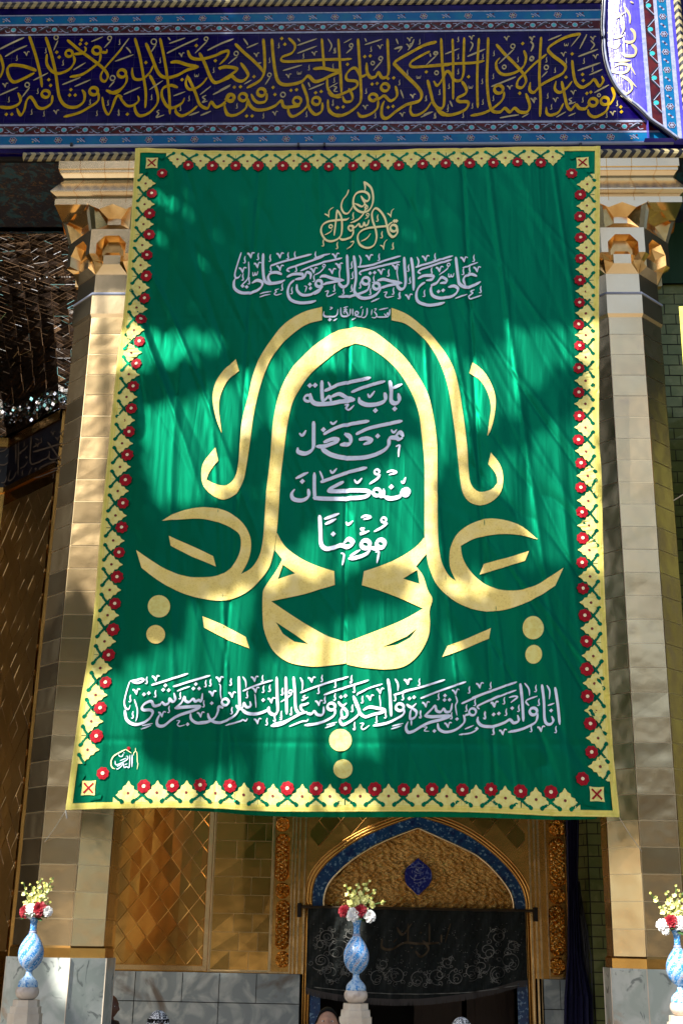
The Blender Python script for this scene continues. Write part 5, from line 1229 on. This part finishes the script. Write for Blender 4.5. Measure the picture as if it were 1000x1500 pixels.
def make_vase(px, ytop, label, lab_post, s=1.):
    top = P(px, ytop, YV); sx = top.x; u = 1/181.*s          # metres per photo px here
    zt = top.z
    yy = lambda y: zt-(y-1346)*u*.933
    post = thing('stone_post', lab_post, 'post', (sx, YV, 0), 'stone posts carrying the vases')
    b = MB(); oc8 = lambda a, z: octo((sx, YV), a, z, 0)
    b.loft([oc8(23*u, 0), oc8(23*u, yy(1489))]); b.out('post_shaft', M['limestone'], post)
    b = MB(); b.loft([oc8(21*u, yy(1489)), oc8(20.5*u, yy(1479))]); b.loft([oc8(18*u, yy(1479)), oc8(17.5*u, yy(1469.5))]); b.out('post_cap', M['limestone'], post)
    b = MB(); r = 17*u; zc = yy(1458)
    b.lathe([(max(.002, r*math.cos(a))*(1.0), 12.5*u*math.sin(a)) for a in np.linspace(-math.pi/2, math.pi/2*.86, 14)], (sx, YV, zc), 32); b.out('ball_finial', M['sphere'], post, smooth=True)
    v = thing('enamel_vase', label, 'vase', (sx, YV, yy(1449)), 'enamel vases on stone posts')
    def prof(pts): return [(r*u, yy(y)-yy(1449)) for r, y in catmull(pts, 3)]
    b = MB(); b.lathe(prof([(14.5, 1451), (14, 1445), (11, 1440), (7, 1436), (4.8, 1432), (4.6, 1427)]), (sx, YV, yy(1449)), 32); b.out('foot', M['enamel3'], v, smooth=True)
    # body with spiral bands
    pr = prof([(4.8, 1427), (9, 1424), (14, 1418), (17.5, 1410), (18.4, 1401), (17.2, 1393), (13.5, 1384), (9, 1377), (5.6, 1372)])
    nr, ns = len(pr), 64; vs = []; fs = []; mi = []
    for r, z in pr: vs += [(sx+r*math.cos(2*math.pi*j/ns), YV+r*math.sin(2*math.pi*j/ns), yy(1449)+z) for j in range(ns)]
    for i in range(nr-1):
        for j in range(ns):
            k = (j+1) % ns; fs.append((i*ns+j, i*ns+k, (i+1)*ns+k, (i+1)*ns+j))
            f = ((j/ns*8 - i/nr*3.1+px*.137) % 1); mi.append(0 if f < .52 else (2 if f < .58 or f > .94 else 1))
            if i < 2 or i > nr-3: mi[-1] = 2
    build('body', vs, fs, [M['enamel'], M['enamel2'], M['enamel3']], v, mi, True)
    b = MB(); b.lathe(prof([(5.6, 1372), (5.8, 1370), (4.8, 1368)]), (sx, YV, yy(1449)), 24); b.out('collar', M['tpale'], v, smooth=True)
    b = MB(); b.lathe(prof([(4.8, 1368), (4.6, 1362), (5.4, 1353), (8.4, 1345.5), (8., 1345.5), (4.6, 1354)]), (sx, YV, yy(1449)), 32); b.out('neck', M['enamel'], v, smooth=True)
    return sx, yy, u
def petal(mb, c, d, upv, w, l, curl, m_):
    """a cupped petal from c along d"""
    d = d.normalized(); s = d.cross(upv).normalized(); n = s.cross(d); n_ = 4; g = []
    for i in range(n_+1):
        t = i/n_; ww = w*math.sin(math.pi*min(.97, .12+.80*t))**.7
        g.append([c+d*l*t+n*curl*(t*t)+s*ww*k+n*(-abs(k)*ww*.45) for k in (-1, 0, 1)])
    for i in range(n_):
        for k in (0, 1): mb.quad(g[i][k], g[i][k+1], g[i+1][k+1], g[i+1][k], m_)
def rose(parent, c, r, m_, rnd, facing):
    mb = MB(); f = facing.normalized(); a = f.cross(Vector((0, 0, 1))).normalized(); b_ = a.cross(f)
    for ring, (n, tilt, rr) in enumerate(((5, .15, .45), (6, .55, .7), (8, 1.0, .9), (9, 1.45, 1.))):
        for j in range(n):
            t = 2*math.pi*j/n+ring*.6+rnd.uniform(-.15, .15); o_ = a*math.cos(t)+b_*math.sin(t)
            d = f*math.cos(tilt)+o_*math.sin(tilt)
            petal(mb, c+o_*r*.10*ring-f*r*.12*ring, d, o_, r*.42*rr, r*rr*.85, r*.22, 0)
    return mb.out('rose', m_, parent, smooth=True)
def bouquet(sx, yy, u, label, seed, roses, stems):
    rnd = random.Random(seed); z0 = yy(1346); c0 = Vector((sx, YV, z0))
    B = thing('flower_bouquet', label, 'bouquet', c0, 'bouquets in the enamel vases')
    for dx, dy, r, col in roses:
        rose(B, c0+Vector((dx*u, -.05-rnd.uniform(0, .02), (dy-4)*u*.93)), r*u, M[col], rnd, Vector((dx*.02, -1, .25)))
    lf = MB()
    for i in range(22):
        a = rnd.uniform(0, 6.28); d = Vector((math.cos(a), math.sin(a)*.8, rnd.uniform(-.3, .5)))
        petal(lf, c0+Vector((0, 0, .015)), d, Vector((0, 0, 1)), rnd.uniform(3, 5)*u, rnd.uniform(12, 20)*u, -.02, 0)
    lf.out('leaves', M['green_leaf'], B)
    for pts in stems:
        st = MB(); P3 = [c0+Vector((0, 0, -.02))]+[c0+Vector((x*u, rnd.uniform(-.05, .04), y*u*.93)) for x, y in pts]
        cc = [Vector((a, 0, b_)) for a, b_ in catmull([(p.x, p.z) for p in P3], .02)]
        for i, p in enumerate(cc): p.y = YV+(P3[-1].y-YV)*i/len(cc)
        st.tube(cc, .0045, 5); sm = st.out('flower_spike', M['stem'], B)
        fl = MB(); n = len(cc)
        for i in range(int(n*.30), n, 2):
            t = i/n; sz = (1.12-t)*6.5*u+2.3*u; side = (-1)**(i//2)
            c_ = cc[i]+Vector((side*(1.3-t)*3.2*u, -.012, rnd.uniform(-.3, .3)*sz)); ax = Vector((side*rnd.uniform(.2, .9), -1, rnd.uniform(-.1, .8))).normalized()
            e1 = ax.orthogonal().normalized(); e2 = ax.cross(e1)
            for q in range(5):
                a = q*1.2566+rnd.uniform(-.2, .2); dd = (e1*math.cos(a)+e2*math.sin(a))*(.9 if t < .75 else .35)+ax*.5
                petal(fl, c_, dd, ax, sz*.34, sz*rnd.uniform(.75, 1.), sz*.15, 0)
        fl.out('florets', M['petal_yel'], sm, smooth=True)
vz = make_vase(51, 1342, 'blue enamel vase on the stone post in front of the left column', 'pale stone post with a marbled ball in front of the left column')
bouquet(*vz, 'bouquet of red and white roses with yellow spikes in front of the left column', 1,
        [(-13, 12, 9, 'petal_red'), (-4, 13, 10.5, 'petal_white'), (10, 15, 10.5, 'petal_red'), (22, 12, 7, 'petal_white')],
        [[(-9, 15), (-20, 50)], [(-2, 22), (-8, 46)], [(4, 22), (12, 52)], [(-3, 25), (4, 56)], [(6, 25), (22, 60)], [(8, 20), (26, 46)], [(0, 22), (14, 48)], [(-6, 20), (-14, 34)], [(10, 14), (22, 20)], [(2, 22), (6, 40)]])
vz = make_vase(522.4, 1346, 'blue enamel vase on the stone post in front of the doorway curtain', 'pale stone post with a marbled ball in front of the doorway')
bouquet(*vz, 'bouquet of white and dark red roses with yellow spikes in front of the doorway', 2,
        [(-6, 11, 9.5, 'petal_white'), (20, 9, 8.5, 'petal_white'), (6, 17, 9, 'petal_red'), (-20, 16, 8, 'petal_red')],
        [[(-8, 25), (-17, 52)], [(-2, 22), (-8, 46)], [(4, 22), (12, 52)], [(-4, 25), (2, 54)], [(6, 25), (16, 56)], [(10, 25), (28, 45)], [(16, 18), (42, 27)], [(2, 20), (8, 38)], [(-6, 22), (-10, 36)], [(12, 20), (24, 32)]])
vz = make_vase(990, 1362.5, 'blue enamel vase on the stone post in front of the right column', 'pale stone post with a marbled ball in front of the right column')
bouquet(*vz, 'bouquet of white and dark red roses with yellow spikes in front of the right column', 3,
        [(-23, 12, 8, 'petal_white'), (-9, 17, 9.5, 'petal_red'), (4, 15, 10, 'petal_white'), (-18, 4, 6, 'petal_white'), (17, 15, 9, 'petal_red'), (26, 8, 8, 'petal_white')],
        [[(-14, 25), (-35, 54)], [(-2, 22), (-8, 46)], [(4, 22), (12, 52)], [(-6, 30), (-10, 58)], [(0, 30), (4, 68)], [(4, 28), (14, 56)], [(8, 22), (22, 48)], [(-10, 20), (-22, 34)], [(-2, 22), (-2, 42)], [(12, 18), (30, 34)]])
# ------------------------------------------------------------------ people: only their heads reach into the picture
skin = mat('skin', (.36, .19, .12), .5, Subsurface_Weight=.05); skin2 = mat('tanned_skin', (.20, .09, .055), .45)
hairm = mat('black_hair', (.006, .005, .005), .7, 0, .08); robe = mat('dark_robe', (.02, .018, .02), .8); shirt = mat('grey_shirt', (.16, .17, .2), .8)
eyew = mat('eye_white', (.6, .58, .55), .3); eyed = mat('eye_dark', (.01, .008, .006), .2)
M['kef'] = mat('checked_headcloth', (.75, .75, .75), .8)
nt = M['kef'].node_tree; ck = nt.nodes.new('ShaderNodeTexChecker'); ck.inputs['Scale'].default_value = 62; ck.inputs['Color1'].default_value = (.75, .75, .75, 1); ck.inputs['Color2'].default_value = (.05, .05, .06, 1)
tcx = nt.nodes.new('ShaderNodeTexCoord'); nt.links.new(tcx.outputs['Object'], ck.inputs['Vector']); nt.links.new(ck.outputs[0], nt.nodes['Principled BSDF'].inputs['Base Color'])
def person(loc, turn, label, sk, cloth, head, tilt=0.):
    """standing figure 1.72 m tall facing the turn direction; one skinned body"""
    H = thing('person', label, 'person', loc, None)
    H.rotation_euler = (0, 0, turn)
    V = [(0, 0, .93), (0, 0, 1.15), (0, .0, 1.36), (0, .0, 1.46), (0, -.015, 1.53),          # pelvis..neck 0-4
         (.17, 0, 1.40), (.22, .01, 1.13), (.21, -.05, .88), (.21, -.08, .80),               # left arm 5-8
         (-.17, 0, 1.40), (-.22, .01, 1.13), (-.21, -.05, .88), (-.21, -.08, .80),           # right arm 9-12
         (.10, 0, .86), (.10, -.02, .48), (.10, .02, .09), (.10, -.13, .04),                  # leg 13-16
         (-.10, 0, .86), (-.10, -.02, .48), (-.10, .02, .09), (-.10, -.13, .04)]              # 17-20
    E = [(0, 1), (1, 2), (2, 3), (3, 4), (2, 5), (5, 6), (6, 7), (7, 8), (2, 9), (9, 10), (10, 11), (11, 12), (0, 13), (13, 14), (14, 15), (15, 16), (0, 17), (17, 18), (18, 19), (19, 20)]
    Rr = [.15, .14, .15, .065, .06, .075, .05, .04, .032, .075, .05, .04, .032, .10, .07, .05, .04, .10, .07, .05, .04]
    # fingers, each its own short chain
    for base, sg in ((8, 1), (12, -1)):
        bx, by, bz = V[base]
        for k in range(4):
            i0 = len(V); dx = (-.028+.018*k); l = (.07, .08, .075, .06)[k]
            V += [(bx+dx*.7, by-.012, bz-.045), (bx+dx, by-.02, bz-.045-l*.55), (bx+dx, by-.028, bz-.045-l)]; Rr += [.012, .010, .008]; E += [(base, i0), (i0, i0+1), (i0+1, i0+2)]
        i0 = len(V); V += [(bx-sg*.035, by-.02, bz-.01), (bx-sg*.05, by-.035, bz-.05)]; Rr += [.013, .010]; E += [(base, i0), (i0, i0+1)]
    me = bpy.data.meshes.new('body'); me.from_pydata(V, E, []); o = bpy.data.objects.new('body_cage', me); C.objects.link(o)
    md = o.modifiers.new('s', 'SKIN'); sb = o.modifiers.new('u', 'SUBSURF'); sb.levels = 2; sb.render_levels = 2
    for i, s in enumerate(me.skin_vertices[0].data): s.radius = (Rr[i]*(1.25 if i < 3 else 1), Rr[i]); s.use_root = (i == 0)
    dg = bpy.context.evaluated_depsgraph_get(); ev = o.evaluated_get(dg); bm_ = bpy.data.meshes.new_from_object(ev)
    bv = [v.co.copy() for v in bm_.vertices]; bf = [tuple(p.vertices) for p in bm_.polygons]
    bpy.data.objects.remove(o); bpy.data.meshes.remove(bm_)
    # head: a shaped ball with brow, nose, lips, chin and ears, joined into the same mesh
    hc = Vector((0, -.02, 1.60)); nU, nV = 48, 36; n0 = len(bv); ct_, st_ = math.cos(tilt), math.sin(tilt)
    def hp(a, b_):
        x, y, z = math.sin(b_)*math.sin(a), -math.sin(b_)*math.cos(a), math.cos(b_)
        X, Y, Z = x*.073, y*.092, z*.118
        if z < 0: X *= 1-.28*z*z; Y *= 1-.10*z*z
        front = max(0, -y)
        gz = lambda zz, w_: math.exp(-((Z-zz)/w_)**2); gx_ = lambda xx, w_: math.exp(-((X-xx)/w_)**2)
        Y -= front*(.026*gz(-.028, .02)*gx_(0, .014)+.012*gz(.0, .02)*gx_(0, .011)+.008*gz(.028, .012)*gx_(0, .06)+.007*gz(-.062, .009)*gx_(0, .024)+.010*gz(-.098, .016)*gx_(0, .026))
        Y += front*(.012*gz(.008, .012)*(gx_(.031, .015)+gx_(-.031, .015)))
        ear = math.exp(-((y-.08)/.16)**2)*gz(-.005, .028)*(abs(x) > .6); X += math.copysign(.018, X)*ear
        Y2, Z2 = Y*ct_-Z*st_, Y*st_+Z*ct_
        return hc+Vector((X, Y2, Z2))
    for j in range(nV+1):
        for i in range(nU): bv.append(hp(2*math.pi*i/nU, .02+(math.pi-.04)*j/nV))
    for j in range(nV):
        for i in range(nU):
            k = (i+1) % nU; bf.append((n0+j*nU+i, n0+j*nU+k, n0+(j+1)*nU+k, n0+(j+1)*nU+i))
    def child(name, vs, fs, m_, mi=None):
        q = bpy.data.meshes.new(name); q.from_pydata([tuple(v) for v in vs], [], fs)
        for mm in (m_ if isinstance(m_, list) else [m_]): q.materials.append(mm)
        if mi: q.polygons.foreach_set('material_index', mi)
        q.polygons.foreach_set('use_smooth', [True]*len(q.polygons)); ob = bpy.data.objects.new(name, q); C.objects.link(ob); ob.parent = H; return ob
    mi = [0 if bv[f[0]].z > 1.475 or bv[f[0]].z < .88 and abs(bv[f[0]].x) > .16 else 1 for f in bf]
    child('body', bv, bf, [sk, cloth], mi)
    for sx in (-1, 1):
        c = hp(math.copysign(.40, sx), 1.50); vs = []; fs = []
        for j in range(7):
            for i in range(10): vs.append(c+Vector((.013*math.sin(math.pi*j/6)*math.cos(2*math.pi*i/10), .003+.009*math.cos(math.pi*j/6)*-1, .007*math.sin(math.pi*j/6)*math.sin(2*math.pi*i/10))))
        fs = [(j*10+i, j*10+(i+1) % 10, (j+1)*10+(i+1) % 10, (j+1)*10+i) for j in range(6) for i in range(10)]
        child('eye', vs, fs, [eyew, eyed], [1 if sum((vs[k].x-c.x)**2+(vs[k].z-c.z)**2 for k in f)/4 < 3.2e-5 else 0 for f in fs])
    def cap(name, bmax, off, m_, low_front=.55, keep=lambda a: True):
        vs = []; fs = []; n = 14
        for j in range(n+1):
            for i in range(nU):
                a = 2*math.pi*i/nU; fr = .5+.5*math.cos(a); bm2 = bmax*(1-fr)+low_front*bmax*fr
                p = hp(a, .02+(bm2-.02)*j/n); d = (p-hc).normalized(); vs.append(p+d*off*(1 if j < n else .4))
        fs = [(j*nU+i, j*nU+(i+1) % nU, (j+1)*nU+(i+1) % nU, (j+1)*nU+i) for j in range(n) for i in range(nU)]
        return child(name, vs, fs, m_)
    if head == 'hair': cap('hair', 2.05, .010, hairm, .43)
    if head == 'bald': cap('hair', 1.2, .001, sk, .4)
    if head == 'kef':
        vs = []; fs = []; n = 18
        for j in range(n+1):
            for i in range(nU):
                a = 2*math.pi*i/nU; fr = .5+.5*math.cos(a); t = j/n
                if t < .6:
                    b_ = .02+(1.62-.5*fr-.02)*(t/.6); p = hp(a, b_); p = p+(p-hc).normalized()*(.016+.004*math.sin(i*2.1))
                else:
                    b_ = 1.62-.5*fr; p = hp(a, b_); p = p+(p-hc).normalized()*(.018+.006*math.sin(i*2.1)); s = (t-.6)/.4*(1-fr**2)
                    p += Vector((p.x-hc.x, p.y-hc.y, 0))*.7*s+Vector((0, 0, -.20*s))
                vs.append(p)
        fs = [(j*nU+i, j*nU+(i+1) % nU, (j+1)*nU+(i+1) % nU, (j+1)*nU+i) for j in range(n) for i in range(nU)]
        hd = child('headcloth', vs, fs, M['kef'])
        mb = MB()
        for zz in (.052, .066):
            pts = [hc+Vector((.083*(1-zz*1.2)*math.sin(2*math.pi*i/24), -.100*(1-zz*1.2)*math.cos(2*math.pi*i/24), zz)) for i in range(25)]; mb.tube(pts, .009, 6)
        child('head_rope', mb.v, mb.f, hairm)
    return H
def stand(px, ytop, Y): p = P(px, ytop, Y); return p.x, p.z
def put(px, ytop, Y, turn, label, sk, cloth, head, tilt=0):
    x, z = stand(px, ytop, Y); h = person((x, Y, 0), turn, label, sk, cloth, head, tilt); s = z/1.728; h.scale = (s, s, s); return h
put(480, 1474, -2.6, 0.05, 'dark haired person looking up to the right at the foot of the doorway', skin, shirt, 'hair', -.35)
put(232, 1481, -2.2, .4, 'person in a checked white headcloth with a black head rope below the lozenge panel', skin2, robe, 'kef', .1)
put(161, 1456, 1.2, 1.25, 'bald dark skinned person half hidden behind the left column base', skin2, robe, 'bald', 0)
put(674, 1491, -2.4, .2, 'person with a striped white headcloth whose crown just shows under the curtain at right', skin, robe, 'kef', .1)
# ------------------------------------------------------------------ behind the photographer: far side of the courtyard, added tree that shades the porch
fb = thing('courtyard_building', 'long tan brick arcade on the far side of the courtyard', 'building', (0, -58, 0))
k = MB(); k.box(-70, 70, -60, -58, 0, 16)
k.out('wall', M['tan'], fb)
for i in range(-8, 9):
    a = MB(); x = i*8.; pts = [(x-2.6, 0), (x-2.6, 4.6)]+[(x+2.6*math.sin(t), 4.6+2.4*math.cos(t)) for t in np.linspace(-1.5, 1.5, 9)]+[(x+2.6, 4.6), (x+2.6, 0)]
    a.add([(u, -57.98, v) for u, v in pts], [tuple(range(len(pts)))]); a.out('arch_recess', M['dark'], fb)
tr = thing('unseen_tree', 'tall leafy tree standing in the courtyard behind the photographer', 'tree', (-11.5, -17., 0))
L0 = 13.0
rnd = random.Random(4)
# added leaf masses, outlined to cast the porch's shade; gaps make the bright patches
SH = [
 [(-160, -40), (860, -40), (862, 60), (872, 115), (905, 160), (975, 206), (1010, 225), (1010, 300), (900, 330), (905, 470), (829, 482), (764, 490), (731, 512), (703, 534), (680, 522), (640, 505), (602, 512), (560, 485), (520, 470), (470, 478), (430, 508), (400, 522), (340, 552), (300, 574), (255, 594), (215, 608), (165, 612), (168, 562), (215, 556), (255, 546), (310, 528), (346, 506), (330, 490), (215, 490), (168, 490), (150, 340), (-160, 330)],
 [(155, 600), (212, 590), (216, 700), (226, 768), (262, 757), (300, 745), (345, 728), (388, 735), (394, 800), (375, 845), (322, 872), (285, 888), (262, 935), (205, 965), (150, 1000)],
 [(-160, 800), (20, 800), (60, 770), (80, 830), (140, 790), (140, 880), (100, 900), (140, 930), (140, 1000), (-160, 1000)],
 [(-620, -160), (-165, -160), (-165, 1000), (-620, 1000)],
 [(445, 565), (470, 545), (520, 565), (560, 560), (600, 588), (622, 634), (541, 697), (462, 750), (425, 805), (408, 790), (405, 740), (420, 640)],
 [(735, 640), (782, 600), (829, 560), (862, 545), (862, 610), (829, 620), (782, 655), (746, 674), (720, 690), (712, 728), (690, 722), (690, 640), (712, 655)],
 [(108, 600), (160, 585), (165, 690), (118, 690)],
 [(362, 635), (400, 628), (398, 690), (352, 722), (345, 700)],
 [(648, 700), (668, 692), (688, 745), (738, 742), (775, 800), (765, 858), (722, 862), (700, 805), (694, 852), (656, 850), (645, 760)],
 [(440, 850), (500, 860), (560, 838), (612, 850), (590, 880), (520, 900), (460, 912), (400, 960), (368, 935), (385, 890)],
 [(660, 880), (700, 900), (790, 850), (862, 850), (1010, 860), (1010, 1300), (560, 1230), (575, 1110), (600, 1068), (650, 1040), (700, 1010), (690, 960), (668, 930)],
 [(222, 1050), (330, 1032), (355, 1060), (345, 1112), (300, 1132), (222, 1122)],
 [(-160, 1000), (90, 1010), (100, 1100), (60, 1250), (120, 1330), (110, 1600), (-160, 1600)],
 [(885, 660), (1010, 620), (1010, 860), (900, 860)],
 [(110, 1450), (1010, 1300), (1010, 1700), (110, 1700)], [(60, 1200), (560, 1210), (560, 1330), (140, 1400)], [(560, 1225), (1010, 1290), (1010, 1500), (560, 1400)],
 [(480, 1135), (560, 1130), (600, 1160), (500, 1175)],
 [(110, 1700), (1010, 1700), (1010, 2300), (110, 2300)]]
def inside(pt, poly):
    x, y = pt; c = False; n = len(poly)
    for i in range(n):
        (xa, ya), (xb, yb) = poly[i], poly[i-1]
        if (ya > y) != (yb > y) and x < (xb-xa)*(y-ya)/(yb-ya)+xa: c = not c
    return c
lf = MB(); step = 11
ys = np.arange(-160, 2300, step)
holes = [(283, 294, 7), (256, 320, 6), (281, 326, 7), (240, 303, 6), (321, 395, 6), (325, 352, 6), (303, 398, 6), (722, 425, 5), (693, 474, 5), (752, 487, 5), (690, 380, 5), (660, 330, 4), (600, 345, 6), (740, 250, 5), (360, 300, 4), (240, 360, 5), (640, 560, 9), (625, 540, 8)]
for y in ys:
    for x in np.arange(-620, 1010, step):
        if inside((x, y), [(565, 1430), (720, 1430), (740, 1670), (590, 1670)]) or inside((x, y), [(100, 1430), (250, 1430), (270, 1680), (110, 1680)]): continue
        if inside((x, y), [(15, 1215), (75, 1225), (92, 1400), (10, 1400)]): continue
        for rep in range(2):
            px, py = x+rnd.uniform(-6, 6), y+rnd.uniform(-6, 6)
            if not any(inside((px, py), q) for q in SH): continue
            if any(math.hypot(px-a, (py-b_))*1.0 < r+4.5 for a, b_, r in holes): continue
            d = L0+rnd.uniform(-1.1, 1.1); p = P(px, py, YB)+SUN*d
            s = rnd.uniform(.055, .085)
            n_ = Vector((rnd.gauss(0, .55), rnd.gauss(0, .55), rnd.gauss(0, .55)))+SUN*1.1
            n_.normalize(); a = n_.cross(Vector((0, 0, 1))).normalized(); b_ = a.cross(n_); th = rnd.uniform(0, 6.28)
            u = a*math.cos(th)+b_*math.sin(th); w_ = n_.cross(u)
            lf.add([p-u*s*1.4, p-u*s*.4+w_*s*.8, p+u*s*.8+w_*s*.6, p+u*s*1.5, p+u*s*.8-w_*s*.6, p-u*s*.4-w_*s*.8], [(0, 1, 2, 3, 4, 5)])
lf.out('crown', M['leaf'], tr)
for k_, (tx_, ty_, th_) in enumerate(((-16, -34, 9), (-5, -38, 8), (7, -36, 10), (19, -33, 9))):
    t2 = thing('unseen_tree', ('rounded tree far behind the photographer at the left', 'low rounded tree behind the photographer near the middle', 'tallest rounded tree behind the photographer right of the middle', 'rounded tree far behind the photographer at the right')[k_], 'tree', (tx_, ty_, 0), 'trees across the courtyard')
    cm_ = MB()
    for _ in range(1500):
        v = Vector((rnd.gauss(0, 1), rnd.gauss(0, 1), rnd.gauss(0, 1))).normalized()*(rnd.random()**.4)*(1+.25*math.sin(_*.37))
        p = Vector((tx_, ty_, th_*.68))+Vector((v.x*3., v.y*3., v.z*th_*.32)); a = Vector((rnd.gauss(0, 1), rnd.gauss(0, 1), rnd.gauss(0, 1))).normalized(); b_ = a.orthogonal().normalized()
        cm_.quad(p-a*.28, p+b_*.16, p+a*.28, p-b_*.16)
    cm_.out('crown', M['leaf'], t2)
    tm_ = MB(); tm_.tube([(tx_, ty_, 0), (tx_+.1, ty_, th_*.4), (tx_, ty_, th_*.75)], [.22, .17, .06], 8); tm_.out('trunk', M['bark'], t2)
tk = MB(); base = Vector((-13., -16., 0)); tops = [P(a, b_, YB)+SUN*L0 for a, b_ in ((100, 300), (400, 250), (700, 300), (850, 1000), (60, 900), (300, 850), (500, 620), (780, 610), (300, 1080))]
mid = Vector((-13., -15.6, 7)); tk.tube([base, base+Vector((.1, 0, 3)), mid], [.45, .36, .3], 10)
for t in tops:
    m1 = mid.lerp(t, .5)+Vector((0, 0, -.6)); tk.tube([mid, m1, t], [.2, .10, .03], 7)
tk.out('trunk', M['bark'], tr)  # trunk and limbs added to carry the shading leaf masses
